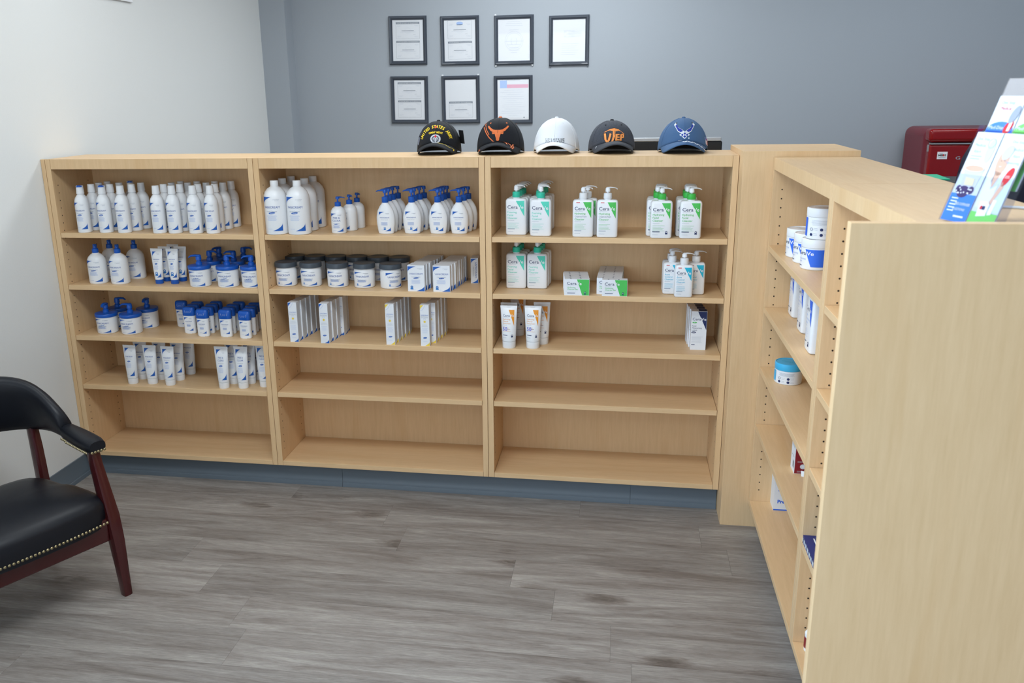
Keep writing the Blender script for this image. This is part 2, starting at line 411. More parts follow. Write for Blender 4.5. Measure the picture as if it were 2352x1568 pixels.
tag(m.build('corner_post', None, 0, .001), 'plain maple corner post standing between the two rows of bookcases', 'post')
PY = -1.757
m = MB(); m.box(2.690, Xb+.06, PY-.020, PY, 0, H+.022, MAPLE_V)
tag(m.build('end_panel', None, 0, .0012), 'wide plain maple end panel closing the right row of bookcases', 'panel')

# ------------------------------------------------------------------ products
def surf(rings, eps=.0008):
    """front surface (towards -y) of a lofted body, for print"""
    R = [(r[0], r[1], r[2], r[3] if len(r) > 3 else 2) for r in rings]
    def S(u, z):
        for k in range(len(R)-1):
            if R[k][0] <= z <= R[k+1][0] or k == len(R)-2:
                d = (R[k+1][0]-R[k][0]) or 1; t = min(1, max(0, (z-R[k][0])/d)); a = R[k][1]*(1-t)+R[k+1][1]*t; b = R[k][2]*(1-t)+R[k+1][2]*t; n = R[k][3]; break
        if n <= 2.3:
            th = max(-1.9, min(1.9, u/a)); return ((a+eps)*math.sin(th), -(b+eps)*math.cos(th), z)
        q = min(.999, abs(u)/a); return (u, -b*(1-q**n)**(1/n)-eps, z)
    return S
def flat(y=-.0004, x0=0., z0=0.):
    return lambda u, v: (x0+u, y, z0+v)
SEALB = mat('seal_blue', (.03, .20, .58), .45)
def swoosh(m, S, w, vb, vt, mb=BLUE, hw=.50, hh=.235, lines=True):
    """blue corner sweeps, top left and bottom right"""
    h = (vt-vb)*hh; ww = 2*w*hw
    m.region(S, lambda v: -w, lambda v: -w+ww*((v-(vt-h))/h)**2.2, vt-h, vt, mb, 8, 8)
    m.region(S, lambda v: w-ww*((vb+h-v)/h)**2.2, lambda v: w, vb, vb+h, mb, 8, 8)
def small_lines(m, S, cu, v, w, n, dv, mm=BLUE_T, t=.0007, al='C'):
    rr = random.Random(int(1000*v)+n)
    for k in range(n):
        ww = w*(.7+.3*rr.random()); a = cu-ww/2 if al == 'C' else cu-w/2
        m.rect(S, a, a+ww, v-k*dv-t/2, v-k*dv+t/2, mm)
def vani(m, S, w, vb, vt, ts=.0095, sub='Gentle', free=False, badge=False, cu=0., oval=True, mb=BLUE):
    hgt = vt-vb; swoosh(m, S, w, vb, vt, mb)
    v = vt-hgt*.30
    if free:
        m.text(S, 'FREE &', cu, v+ts*.55, ts*1.15, TXT, width=w*1.05); m.text(S, 'CLEAR', cu, v-ts*.75, ts*1.15, TXT, width=w*1.25)
        v -= ts*.9
    else: m.text(S, 'VANICREAM', cu, v, ts, TXT, width=w*1.62)
    m.text(S, sub, cu, v-ts*1.25, ts*.55, INK, width=w*1.1)
    if oval:
        vo = v-hgt*.17; m.ell(S, cu, vo, w*.34, hgt*.028, BLUE, 16, .1); m.rect(S, cu-w*.2, cu+w*.2, vo-.0006, vo+.0004, WHITE)
    small_lines(m, S, cu-w*.05, v-hgt*.245, w*1.15, 7, hgt*.024)
    m.rect(S, cu-w*.6, cu-w*.05, vb+hgt*.055, vb+hgt*.055+.0008, BLUE_T)
    m.rect(S, w*.15, w*.8, vt-hgt*.085, vt-hgt*.085+.0007, INK); m.rect(S, w*.35, w*.75, vt-hgt*.115, vt-hgt*.115+.0007, INK)
    if badge: seal(m, S, cu-w*.55 if badge == 'L' else cu, vb+hgt*.15, hgt*.055, SEALB)
def seal(m, S, cu, cv, r, mm=BLUE):
    m.ell(S, cu, cv+r*.3, r, r, mm, 12); m.rect(S, cu-r*1.05, cu+r*1.05, cv-r*1.5, cv-r*.5, mm)
    m.ell(S, cu, cv+r*.35, r*.5, r*.45, WHITE, 10)
def cera(m, S, w, vt, vb, sub, cs, ct, ts=.0150, tri=.48, badge=True, ntag=False, tx0=.0):
    """CeraVe front: coloured wedge at top right, wordmark, three-line product name"""
    hgt = vt-vb; L = -w
    m.region(S, lambda v: w*tx0+(w-w*tx0)*(1-(v-(vt-hgt*tri))/(hgt*tri)), lambda v: w, vt-hgt*tri, vt, cs, 3, 8)
    S2 = lambda u, v: (lambda p: (p[0], p[1]-.0003, p[2]))(S(u, v))
    v = vt-hgt*.19
    m.text(S2, 'Cera', L, v, ts, NAVY, 'L', width=w*1.22); m.text(S2, 'Ve', L+w*1.25, v, ts, WHITE, 'L', .012, width=w*.66)
    m.rect(S, L, L+w*1.0, v-ts*.62, v-ts*.62+.0005, INK)
    vv = v-ts*1.05
    for k, t in enumerate(sub): m.text(S, t, L, vv-k*ts*.60, ts*.58, INK if 'Foam' in t and 'C' in t else ct, 'L', width=w*1.45 if len(t) > 12 else None)
    vv -= len(sub)*ts*.60
    m.rect(S, L, L+w*.8, vv+.001, vv+.0017, INK)
    small_lines(m, S, L+w*.7, vv-ts*.45, w*1.4, 5, hgt*.038, ct, .0006, 'L')
    m.rect(S, L, L+w*.85, vb+hgt*.13, vb+hgt*.13+.0024, NAVY if badge else INK)
    m.rect(S, L, L+w*.7, vb+hgt*.05, vb+hgt*.05+.0007, INK)
    if badge: seal(m, S, w*.62, vb+hgt*.12, hgt*.035, NAVY)
def pump_head(m, z, mm, dirx=1, L=.030, style=0, dy=-.4):
    """stem and actuator with a curved spout pointing along dirx"""
    if style == 0:       # rounded column and thin drooping spout
        m.loft([(z, .0045, .0045), (z+.004, .0045, .0045), (z+.005, .0095, .0095), (z+.020, .0088, .0088), (z+.0225, .0075, .0075)], m_(mm), 14)
        n = math.hypot(1, dy); dx, dyy = dirx/n, dy/n
        pts = [(-.004*dx, -.004*dyy, z+.0235), (.010*dx, .010*dyy, z+.0255), (L*.6*dx, L*.6*dyy, z+.0255), (L*.88*dx, L*.88*dyy, z+.0225), (L*dx, L*dyy, z+.0175)]
        m.tube(pts, [.0078, .0075, .0055, .0042, .0028], m_(mm), 8, .5)
    else:                # flat disc top with long straight spout
        m.loft([(z, .0035, .0035), (z+.013, .0035, .0035), (z+.014, .0080, .0080), (z+.024, .0075, .0075), (z+.026, .0060, .0060)], m_(mm), 14)
        n = math.hypot(1, dy); dx, dyy = dirx/n, dy/n
        m.tube([(-.004*dx, -.004*dyy, z+.0225), (.012*dx, .012*dyy, z+.0235), (L*.8*dx, L*.8*dyy, z+.0225), (L*dx, L*dyy, z+.0195)], [.0055, .0055, .0036, .0026], m_(mm), 8, .65)
def m_(x): return x
def kit(name, category, parts):
    e = empty(name, (0, -50, 0)); e['category'] = category
    out = []
    for p in parts:
        o = p[1].build(p[0], e, p[2] if len(p) > 2 else 35)
        if len(p) > 3: o['label'] = p[3]
    return e
KIT = {}
def bottle_A(blue_cap):
    R = [(0, .025, .025), (.002, .0272, .0272), (.005, .0278, .0278), (.118, .0278, .0278), (.130, .0268, .0268), (.141, .0235, .0235), (.150, .0180, .0180), (.155, .0140, .0140), (.158, .0120, .0120)]
    b = MB(); b.loft(R, WHITE, 44)
    l = MB(); vani(l, surf(R), .026, .016, .125, .0085, 'Shampoo' if blue_cap else 'Conditioner')
    c = MB(); c.loft([(.1581, .0150, .0150), (.159, .0156, .0156), (.184, .0140, .0140), (.191, .0138, .0138), (.192, .0125, .0125)], WHITE, 22)
    P = [('body', b), ('label', l, 0), ('cap', c)]
    if blue_cap:
        t = MB(); t.loft([(.1921, .0115, .0115), (.1932, .0115, .0115)], BLUE_C, 18); t.grid(lambda a, q: (.0153*math.sin(-.6+1.9*a), -.0153*math.cos(-.6+1.9*a), .1865+.0065*q*(1-(2*a-1)**2*.8)), 8, 1, BLUE_C); P.append(('flip_lid', t, 35, 'blue flip lid'))
    return kit('bottle', 'bottle', P)
KIT['A'] = bottle_A(False); KIT['A+'] = bottle_A(True)
def pump_bottle_B():
    R = [(0, .036, .034), (.003, .0385, .036), (.007, .0392, .0365), (.085, .0392, .0365), (.100, .0375, .0350), (.113, .0315, .0300), (.122, .0220, .0215), (.126, .0150, .0150), (.129, .0130, .0130)]
    b = MB(); b.loft(R, WHITE, 44); l = MB(); vani(l, surf(R), .034, .010, .100, .0088, 'Moisturizing Lotion')
    c = MB(); c.loft([(.1291, .0130, .0130), (.131, .0135, .0135), (.146, .0130, .0130), (.148, .0100, .0100)], BLUE_C, 20)
    h = MB(); h.loft([(.1481, .0080, .0080), (.162, .0085, .0085), (.165, .0070, .0070)], BLUE_C, 14); h.tube([(0, 0, .160), (.004, -.012, .1595)], [.004, .003], BLUE_C)
    return kit('pump_bottle', 'bottle', [('body', b), ('label', l, 0), ('collar', c), ('pump_head', h)])
KIT['B'] = pump_bottle_B()
def tube(name, h, w, r, cap_m, cap_h, style, kind):
    """squeeze tube standing on its cap"""
    R = [(cap_h, r*.98, r*.98*.9), (cap_h+.006, r*1.03, r*.92), (h*.45, r+(w/2-r)*.42, r*.82), (h*.75, r+(w/2-r)*.75, r*.45), (h-.010, w/2*.985, .0024), (h-.009, w/2, .0011), (h, w/2, .0010)]
    b = MB(); b.loft(R, WHITE, 40)
    c = MB(); c.loft([(0, r*.93, r*.84), (.002, r*.98, r*.88), (cap_h-.001, r*1.0, r*.90)], cap_m, 24)
    l = MB(); S = surf([(z, a, bb, 2) for z, a, bb in R], .0007)
    if kind == 'v': vani(l, S, w*.34, cap_h+.010, h-.012, .0068, 'Gentle', badge=style == 'badge')
    elif kind == 'face': vani(l, S, w*.36, cap_h+.012, h-.012, .0078, 'Moisturizing Cream')
    elif kind == 'free': vani(l, S, w*.36, cap_h+.012, h-.012, .0092, 'Hair Styling Gel', free=True)
    else:
        cera(l, S, w*.36, h-.016, cap_h+.010, ['Hydrating', 'Mineral', 'Sunscreen'], ORANGE, ORANGE, .0135, .55)
        l.text(S, '50', -w*.36, h*.47, .021, RBLUE, 'L', .01); l.rect(S, -.004, .006, h*.47-.001, h*.47, NAVY)
    return kit('tube', 'tube', [('body', b, 50), ('cap', c), ('label', l, 0)])
KIT['C'] = tube('C', .148, .055, .0175, BLUE_C, .018, 'badge', 'v')
KIT['F'] = tube('F', .172, .062, .0225, WHITE, .026, '', 'face')
KIT['F2'] = tube('F2', .182, .062, .0225, WHITE, .027, '', 'free')
KIT['P'] = tube('P', .169, .066, .0265, WHITE, .028, '', 'cera')
def pump_jar():
    R = [(0, .040, .040), (.002, .0425, .0425), (.005, .0432, .0432), (.068, .0440, .0440), (.072, .0440, .0440)]
    b = MB(); b.loft(R, WHITE, 48); l = MB(); vani(l, surf(R), .036, .006, .066, .0098, 'Moisturizing Cream')
    lid = MB(); lid.loft([(.0721, .0462, .0462), (.073, .0468, .0468), (.084, .0468, .0468), (.086, .0455, .0455), (.0875, .0300, .0300), (.0885, .0160, .0160)], BLUE_C, 36)
    h = MB(); h.loft([(.0886, .0130, .0130), (.099, .0125, .0125), (.101, .0090, .0090), (.107, .0090, .0090), (.108, .0120, .0120), (.124, .0110, .0110), (.129, .0085, .0085)], BLUE_C, 18)
    h.tube([(.006, 0, .1235), (-.012, -.004, .1265), (-.028, -.008, .1260), (-.038, -.010, .119)], [.0110, .0095, .0070, .0045], BLUE_C, 8, .55)
    return kit('pump_jar', 'jar', [('body', b), ('label', l, 0), ('lid', lid), ('pump_head', h)])
KIT['D'] = pump_jar()
def stick():
    R = [(0, .0235, .0120, 3), (.002, .0255, .0135, 3), (.005, .0262, .0140, 3), (.075, .0262, .0140, 3), (.0785, .0262, .0140, 3)]
    b = MB(); b.loft(R, WHITE, 24); b.box(-.010, .010, -.0146, -.013, .0002, .006, WHITE)
    l = MB(); S = surf(R); vani(l, S, .0185, .014, .072, .0052, 'Deodorant', oval=False)
    c = MB(); c.loft([(.0786, .0272, .0150, 3), (.080, .0278, .0156, 3), (.106, .0276, .0152, 3), (.112, .0262, .0138, 3), (.116, .0220, .0105, 3), (.1172, .0150, .006, 3)], BLUE_C, 24)
    c2 = surf([(.079, .0278, .0156, 3), (.112, .0268, .0142, 3)], .0006)
    c.line(c2, [(.0135*math.cos(math.radians(150+11*k)), .0985+.0095*math.sin(math.radians(150+11*k))) for k in range(8)], .0008, LGRAY); c.line(c2, [(.0135*math.cos(math.radians(-40+12*k)), .0985+.0095*math.sin(math.radians(-40+12*k))) for k in range(8)], .0008, LGRAY)
    c.text(c2, 'SENSITIVE', 0, .0975, .0040, BLUE_T, width=.015); c.text(c2, 'SKIN CARE', 0, .0935, .0040, BLUE_T, width=.013)
    return kit('deodorant_stick', 'deodorant', [('body', b), ('label', l, 0), ('cap', c)])
KIT['E'] = stick()
def big_G():
    R = [(0, .042, .042), (.002, .0452, .0452), (.006, .0462, .0462), (.135, .0462, .0462), (.152, .0445, .0445), (.168, .0385, .0385), (.180, .0280, .0280), (.186, .0175, .0175), (.189, .0150, .0150)]
    b = MB(); b.loft(R, WHITE, 48); l = MB(); S = surf(R); vani(l, S, .040, .016, .150, .0130, 'Liquid Cleanser')
    c = MB(); c.loft([(.1891, .0160, .0160), (.190, .0164, .0164), (.208, .0162, .0162), (.210, .0150, .0150)], WHITE, 22)
    return kit('bottle', 'bottle', [('body', b), ('label', l, 0), ('cap', c)])
KIT['G'] = big_G()
def small_H():
    R = [(0, .027, .027), (.002, .0292, .0292), (.005, .0298, .0298), (.078, .0298, .0298), (.089, .0280, .0280), (.098, .0225, .0225), (.103, .0150, .0150), (.106, .0120, .0120)]
    b = MB(); b.loft(R, WHITE, 44); l = MB(); vani(l, surf(R), .0265, .008, .080, .0085, 'Liquid Cleanser', free=True)
    c = MB(); c.loft([(.1061, .0120, .0120), (.107, .0125, .0125), (.122, .0120, .0120), (.1235, .0060, .0060)], BLUE_C, 18)
    h = MB(); pump_head(h, .1236, BLUE_C, 1, .032, 1, -.2)
    for v in range(len(h.v)): x, y, z = h.v[v]; h.v[v] = (x, y, .1236+(z-.1236)*.78)
    return kit('pump_bottle', 'bottle', [('body', b), ('label', l, 0), ('collar', c), ('pump_head', h)])
KIT['H'] = small_H()
def oval_I():
    R = [(0, .028, .0165), (.002, .0305, .0185), (.012, .0325, .0195), (.040, .0365, .0215), (.065, .0368, .0218), (.090, .0320, .0200), (.108, .0225, .0165), (.117, .0150, .0130), (.122, .0120, .0120)]
    b = MB(); b.loft(R, WHITE, 44); l = MB(); S = surf(R, .0009)
    vani(l, S, .0245, .012, .088, .0066, 'Daily Facial', oval=False, badge='C')
    c = MB(); c.loft([(.1221, .0120, .0120), (.124, .0132, .0132), (.144, .0128, .0128), (.1455, .0070, .0070)], BLUE_C, 18)
    h = MB(); pump_head(h, .1456, BLUE_C, -1, .034, 1, -.15)
    return kit('pump_bottle', 'bottle', [('body', b), ('label', l, 0), ('collar', c), ('pump_head', h)])
KIT['I'] = oval_I()
def jar_J():
    R = [(0, .038, .038), (.002, .0412, .0412), (.005, .0422, .0422), (.064, .0428, .0428), (.070, .0405, .0405), (.078, .0400, .0400)]
    b = MB(); b.loft(R, WHITE, 48); l = MB(); vani(l, surf(R), .0355, .008, .066, .0110, 'Moisturizing Ointment', oval=False, badge='L')
    lid = MB(); lid.loft([(.0781, .0445, .0445), (.079, .0452, .0452), (.094, .0450, .0450), (.0975, .0438, .0438), (.0985, .0400, .0400), (.0978, .0385, .0385)], DGRAY, 40)
    return kit('jar', 'jar', [('body', b), ('label', l, 0), ('lid', lid)])
KIT['J'] = jar_J()
def carton(w, h, d, name='carton', category='box', front=None, side=None, body=CARTON, top=None):
    b = MB(); b.box(-w/2, w/2, 0, d, 0, h, body)
    l = MB(); front(l, flat(-.0004), w, h)
    P = [('box_body', b, 0), ('label', l, 0)]
    if side:
        s = MB(); side(s, lambda u, v: (w/2+.0004, u, v), d, h); s and P.append(('side_print', s, 0))
    if top:
        s = MB(); top(s, lambda u, v: (u, v, h+.0004), w, d); P.append(('top_print', s, 0))
    return kit(name, category, P)
def fK(l, S, w, h):
    vani(l, S, w/2-.001, .001, h-.004, .0098, 'Cleansing Bar', mb=BLUE, badge='L')
def sideK(s, S, d, h):
    small_lines(s, S, d/2, h*.8, d*.7, 14, h*.045, INK, .0005); 
KIT['K'] = carton(.068, .104, .0275, front=fK, side=lambda s, S, d, h: s.region(S, lambda v: d-d*.9*((.022-v)/.022)**1.5, lambda v: d, .0005, .022, BLUE, 2, 4))
def fKs(l, S, w, h):
    swoosh(l, S, w/2-.001, .001, h-.002, BLUE, .9, .22)
    T = lambda u, v: S(-v, u)
    l.text(lambda u, v: S(-v+.006, u), 'VANICREAM', h*.52, 0, .0095, BLUE, width=h*.62); l.text(lambda u, v: S(-v-.004, u), 'Cleansing Bar', h*.48, 0, .006, INK, width=h*.4)
KIT['Ks'] = carton(.030, .104, .068, front=fKs)
def fL(cc):
    def f(l, S, w, h):
        a = w/2-.0006
        l.region(S, lambda v: -a, lambda v: -a+2*a*.45*((v-(h-.022))/.022)**2, h-.022, h-.001, cc, 3, 5)
        l.region(S, lambda v: a-2*a*.6*((.018-v)/.018)**2, lambda v: a, .0008, .018, cc, 3, 5)
        l.line(S, [(-a+2*a*.62*(k/6)**.5*.9+.001, h-.024+.023*k/6) for k in range(7)], .0008, BLUE_T)
        l.text(S, 'VANICREAM', 0, h*.755, .0055, BLUE, width=w*.82); l.text(S, 'Sunscreen Sport' if cc is BLUE else 'Facial Moisturizer', 0, h*.715, .0036, NAVY, width=w*.8); l.text(S, 'Broad Spectrum', 0, h*.69, .0034, INK, width=w*.76)
        l.text(S, 'SPF 35' if cc is BLUE else 'SPF 30', 0, h*.665, .0034, INK, width=w*.3)
        l.ell(S, 0, h*.595, .0042, .0042, YELLOW, 12); 
        for k in range(8): a_ = k*PI/4; l.line(S, [(.0045*math.cos(a_), h*.595+.0045*math.sin(a_)), (.0062*math.cos(a_), h*.595+.0062*math.sin(a_))], .0008, YELLOW)
        small_lines(l, S, 0, h*.52, w*.8, 3, h*.02, INK, .0005); small_lines(l, S, 0, h*.43, w*.7, 6, h*.022, BLUE_T, .0005)
        l.ell(S, 0, h*.2, w*.22, .0030, BLUE, 14, .1); l.rect(S, -w*.13, w*.13, h*.2-.0004, h*.2+.0004, WHITE); l.rect(S, -w*.25, w*.25, h*.105, h*.108, BLUE_T)
    return f
def sideL(cc):
    def f(s, S, d, h):
        small_lines(s, S, d*.5, h*.93, d*.8, 38, h*.0225, LGRAY, .0009)
        s.region(S, lambda v: d-d*.8*((.014-v)/.014)**2, lambda v: d, .0006, .014, cc, 2, 4)
    return f
KIT['L'] = carton(.036, .166, .040, front=fL(BLUE), side=sideL(BLUE)); KIT['M'] = carton(.036, .168, .040, front=fL(YELLOW), side=sideL(YELLOW))
def cera_bottle(collar, wedge, txt, sub, w=.080, body_h=.138, tot=.185, badge=False, ntag=False):
    a = w/2; q = body_h
    R = [(0, a*.86, .0150, 5), (.0025, a*.95, .0190, 5), (.007, a, .0205, 5), (q-.012, a, .0205, 5), (q-.006, a*.97, .0195, 5), (q-.0015, a*.88, .0165, 4.5), (q, a*.72, .0130, 4)]
    b = MB(); b.loft(R, WHITE, 40); b.loft([(q+.0001, .0135, .0125), (q+.004, .0130, .0125)], WHITE, 20)
    l = MB(); S = surf(R, .0008); cera(l, S, a*.80, q-.008, .008, sub, wedge, txt, .0185*w/.080, badge=badge)
    if ntag: l.rect(S, -a*.65, -a*.30, q-.011, q-.0085, RED_P)
    c = MB(); z = q+.0041; c.loft([(z, .0150, .0150), (z+.001, .0155, .0155), (z+.019, .0148, .0148), (z+.0205, .0120, .0120), (z+.021, .0060, .0060)], collar, 22)
    h = MB(); z2 = z+.0211; pump_head(h, z2, WHITE, 1, .036, 0, -.25); s = (tot-z2)/.0275
    for k in range(len(h.v)): x, y, zz = h.v[k]; h.v[k] = (x, y, z2+(zz-z2)*s)
    return kit('pump_bottle', 'bottle', [('body', b), ('label', l, 0), ('collar', c), ('pump_head', h, 45)])
KIT['N'] = cera_bottle(MINT, MINT_L, MINT_L, ['Foaming', 'Facial', 'Cleanser'], tot=.190, body_h=.140)
KIT['Nc'] = cera_bottle(WHITE, GREEN_L, GREEN_L, ['Hydrating', '*Cream-to-Foam'.replace('*', ''), 'Cleanser'], .077, .140, .186, ntag=True)
KIT['Ng'] = cera_bottle(GREEN, GREEN_L, GREEN_L, ['Hydrating', 'Facial', 'Cleanser'], .078, .138, .184, badge=True)
KIT['Na'] = cera_bottle(WHITE, CYAN, CYAN, ['Acne', 'Control', 'Cleanser'], .067, .122, .166, ntag=True)
def fO(l, S, w, h):
    a = w/2-.0008
    l.region(S, lambda v: a-.046*(.55+.45*v/h), lambda v: a, .0008, h-.0008, GREEN_L, 2, 1)
    S2 = lambda u, v: (lambda p: (p[0], p[1]-.0003, p[2]))(S(u, v))
    l.text(S2, 'Cera', -a+.009, h*.74, .0165, NAVY, 'L', width=.036); l.text(S2, 'Ve', a-.028, h*.74, .0165, WHITE, 'R', .012, width=.020)
    l.rect(S, -a+.010, -a+.036, h*.585, h*.592, INK); l.text(S, 'Hydrating', -a+.010, h*.49, .008, GREEN_L, 'L'); l.text(S, 'Cleanser Bar', -a+.010, h*.375, .008, GREEN_L, 'L')
    l.rect(S, -a+.010, -a+.040, h*.13, h*.165, NAVY); l.rect(S, -a+.004, a-.048, h*.24, h*.247, LGRAY); seal(l, S, a-.015, h*.16, .0045, NAVY)
def tO(s, S, w, d):
    for x in (-.026, .012): s.rect(S, x, x+.005, .004, .011, NAVY)
    s.rect(S, -w/2+.001, w/2-.001, .0005, .0012, LGRAY)
KIT['O'] = carton(.094, .063, .029, front=fO, top=tO, side=lambda s, S, d, h: s.rect(S, d*.3, d*.6, h*.55, h*.7, LGRAY))
def fQ(l, S, w, h):
    a = w/2-.0008
    l.region(S, lambda v: a-(.034)*((v-h*.52)/(h*.48)), lambda v: a, h*.52, h-.0008, NAVY, 3, 4)
    S2 = lambda u, v: (lambda p: (p[0], p[1]-.0003, p[2]))(S(u, v))
    l.text(S2, 'Cera', -a+.004, h*.80, .0150, NAVY, 'L', width=.030); l.text(S2, 'Ve', a-.002, h*.80, .0150, WHITE, 'R', .012, width=.019)
    l.ell(S, -a+.012, h*.71, .0085, .0026, GREEN, 14); l.text(S2, 'PM', -a+.012, h*.71, .004, WHITE)
    for k, t in enumerate(['Facial', 'Moisturizing', 'Lotion']): l.text(S, t, -a+.003, h*(.625-.055*k), .0075, NAVY, 'L')
    l.ell(S, -a+.010, h*.455, .0085, .0036, NAVY, 14); l.rect(S2, -a+.005, -a+.015, h*.452, h*.46, WHITE)
    small_lines(l, S, -a+.024, h*.34, .042, 4, .004, INK, .0006, 'L'); small_lines(l, S, -a+.024, h*.22, .042, 2, .004, INK, .0005, 'L'); l.rect(S, -a+.003, -a+.016, h*.125, h*.14, NAVY)
KIT['Q'] = carton(.058, .153, .037, front=fQ, top=lambda s, S, w, d: s.rect(S, -.002, w/2-.001, .001, d-.001, NAVY), side=lambda s, S, d, h: s.rect(S, .0006, d-.0006, .0006, h-.0006, NAVY))
def cera_jar(lid_m, wedge, r=.0445, h=.092, lid_h=.026, back=False):
    R = [(0, r*.92, r*.92), (.002, r*.97, r*.97), (.006, r*.985, r*.985), (h-lid_h-.001, r*.985, r*.985), (h-lid_h, r*.93, r*.93)]
    b = MB(); b.loft(R, WHITE, 48); S = surf(R)
    l = MB(); lz = h-lid_h
    if not back:
        l.region(S, lambda v: .002+.026*(lz-.004-v)/lz, lambda v: .058, .010, lz-.004, wedge, 6, 4)
        S2 = surf(R, .0009)
        l.text(S2, 'Cera', .004, lz*.76, .0165, NAVY, 'R', width=.033); l.text(S2, 'Ve', .007, lz*.76, .0165, WHITE, 'L', .012, width=.022)
        l.text(S, 'Moisturizing', -.029, lz*.50, .007, BLUE_T, 'L'); l.text(S, 'Cream', -.029, lz*.38, .007, BLUE_T, 'L'); l.rect(S, -.029, -.010, lz*.16, lz*.19, NAVY)
    else:
        l.region(S, lambda v: -.062, lambda v: -.032, .008, lz-.003, wedge, 4, 2)
        small_lines(l, S, .010, lz*.86, .055, 5, lz*.05, INK, .0006)
        for i, (x, y) in enumerate(((-.014, .46), (.016, .46), (-.014, .22), (.016, .22))):
            (l.ringp(S, x, lz*y, .0045, .0009, NAVY, 14) if i == 0 else l.ell(S, x, lz*y, .0045, .0045, NAVY, 12)); small_lines(l, S, x+.013, lz*(y+.05), .013, 2, .0045, INK, .0006)
    c = MB(); c.loft([(h-lid_h+.0001, r*.99, r*.99), (h-lid_h+.001, r, r), (h-.003, r, r), (h-.001, r*.985, r*.985), (h, r*.95, r*.95), (h-.0006, r*.91, r*.91), (h-.0018, r*.90, r*.90)], lid_m, 40)
    e_ = MB(); S3 = lambda u, v: (u, v, h-.0013); e_.text(S3, 'CeraVe', 0, 0, .016, LGRAY if lid_m is WHITE else CYAN_C); c.add(e_.v, e_.f, LGRAY if lid_m is WHITE else CYAN)
    return kit('cream_jar', 'jar', [('body', b), ('label', l, 0), ('lid', c)])
KIT['RJ'] = cera_jar(WHITE, RBLUE); KIT['RJb'] = cera_jar(WHITE, RBLUE, back=True)
KIT['RT'] = cera_jar(CYAN_C, CYAN_C, .0455, .072, .024, back=True)
def lotion_S():
    a, q = .040, .170
    R = [(0, a*.84, .0150, 5), (.003, a*.95, .0200, 5), (.009, a, .0220, 5), (q-.016, a, .0220, 5), (q-.006, a*.95, .020, 5), (q, a*.70, .0140, 4)]
    b = MB(); b.loft(R, WHITE, 40); l = MB(); S = surf(R, .0008); cera(l, S, a*.78, q-.014, .010, ['Daily', 'Moisturizing', 'Lotion'], RBLUE, BLUE_T, .0185, .52)
    c = MB(); c.loft([(q+.0001, .0165, .0150), (q+.012, .0165, .0150), (q+.020, .0160, .0145), (q+.021, .014, .013)], RBLUE, 24)
    return kit('lotion_bottle', 'bottle', [('body', b), ('label', l, 0), ('cap', c)])
KIT['S'] = lotion_S()

# --- placing: (kit, x, y, shelf height, turn, label)
used = set()
KCAT = {k: v['category'] for k, v in KIT.items()}
def place(k, x, y, z, label, group, rz=None):
    root = KIT[k]
    rz = rng.uniform(-.06, .06) if rz is None else rz
    if k not in used:
        used.add(k); kids(root); root.location = (x, y, z); root.rotation_euler = (0, 0, rz); tag(root, label, None, group); return root
    return dup(root, (x, y, z), rz, label, group)
ORD = ['front', 'second from front', 'third from front', 'fourth from front', 'fifth from front', 'sixth from front', 'seventh from front', 'rearmost']
NTH = ['first', 'second', 'third', 'fourth', 'fifth', 'sixth']
Z1, Z2, Z3, Z4 = SHELF_Z
# left bookcase, top shelf: slim round bottles, two clusters
cols = [[(.139, .030, 'A+'), (.150, .092, 'A'), (.149, .150, 'A'), (.152, .208, 'A')], [(.236, .032, 'A+'), (.236, .091, 'A'), (.243, .150, 'A')], [(.319, .031, 'A'), (.334, .090, 'A'), (.258, .210, 'A+'), (.343, .149, 'A')],
        [(.475, .031, 'A'), (.478, .090, 'A'), (.481, .149, 'A'), (.492, .207, 'A')], [(.543, .033, 'A'), (.548, .092, 'A'), (.554, .151, 'A'), (.566, .208, 'A')], [(.633, .034, 'A'), (.628, .093, 'A'), (.635, .152, 'A'), (.645, .210, 'A')], [(.707, .036, 'A'), (.700, .095, 'A'), (.708, .154, 'A'), (.716, .214, 'A')]]
WC = ['leftmost', 'second', 'third', 'fourth', 'fifth', 'sixth', 'seventh']
for c, col in enumerate(cols):
    for d, (x, y, k) in enumerate(col):
        place(k, x, y, Z1, '%sslim white bottle, %s in %s column, top shelf beside the white wall' % ('blue-lidded ' if k == 'A+' else '', ORD[d], WC[c]), 'slim white bottles on the left top shelf')
for x, y, t in ((.149, .063, 'front left'), (.250, .063, 'front right'), (.146, .172, 'back left'), (.262, .172, 'back right')):
    place('B', x, y, Z2, 'white lotion bottle with blue pump, %s of the four on the left second shelf' % t, 'blue pump lotion bottles on the left second shelf')
for x, y, t in ((.423, .071, 'front left'), (.492, .073, 'front right'), (.430, .122, 'middle left'), (.500, .126, 'middle right'), (.440, .176, 'back')):
    place('C', x, y, Z2, 'white tube on blue cap, %s of the cluster on the left second shelf' % t, 'blue capped tubes on the left second shelf')
for x, y, t, rz in ((.622, .047, 'front left', .1), (.744, .050, 'front middle', 2.6), (.849, .052, 'front, half hidden by the divider', .3), (.622, .143, 'middle left', 2.7), (.730, .146, 'middle right', .1), (.622, .234, 'back left', .9), (.735, .232, 'back right', 3.0)):
    pr_ = place('D', x, y, Z2, 'white blue-lidded pump jar, %s, left second shelf' % t, 'blue pump jars on the left second shelf', .03)
    for ch in pr_.children:
        if ch.name.startswith('pump_head'): ch.rotation_euler = (0, 0, rz)
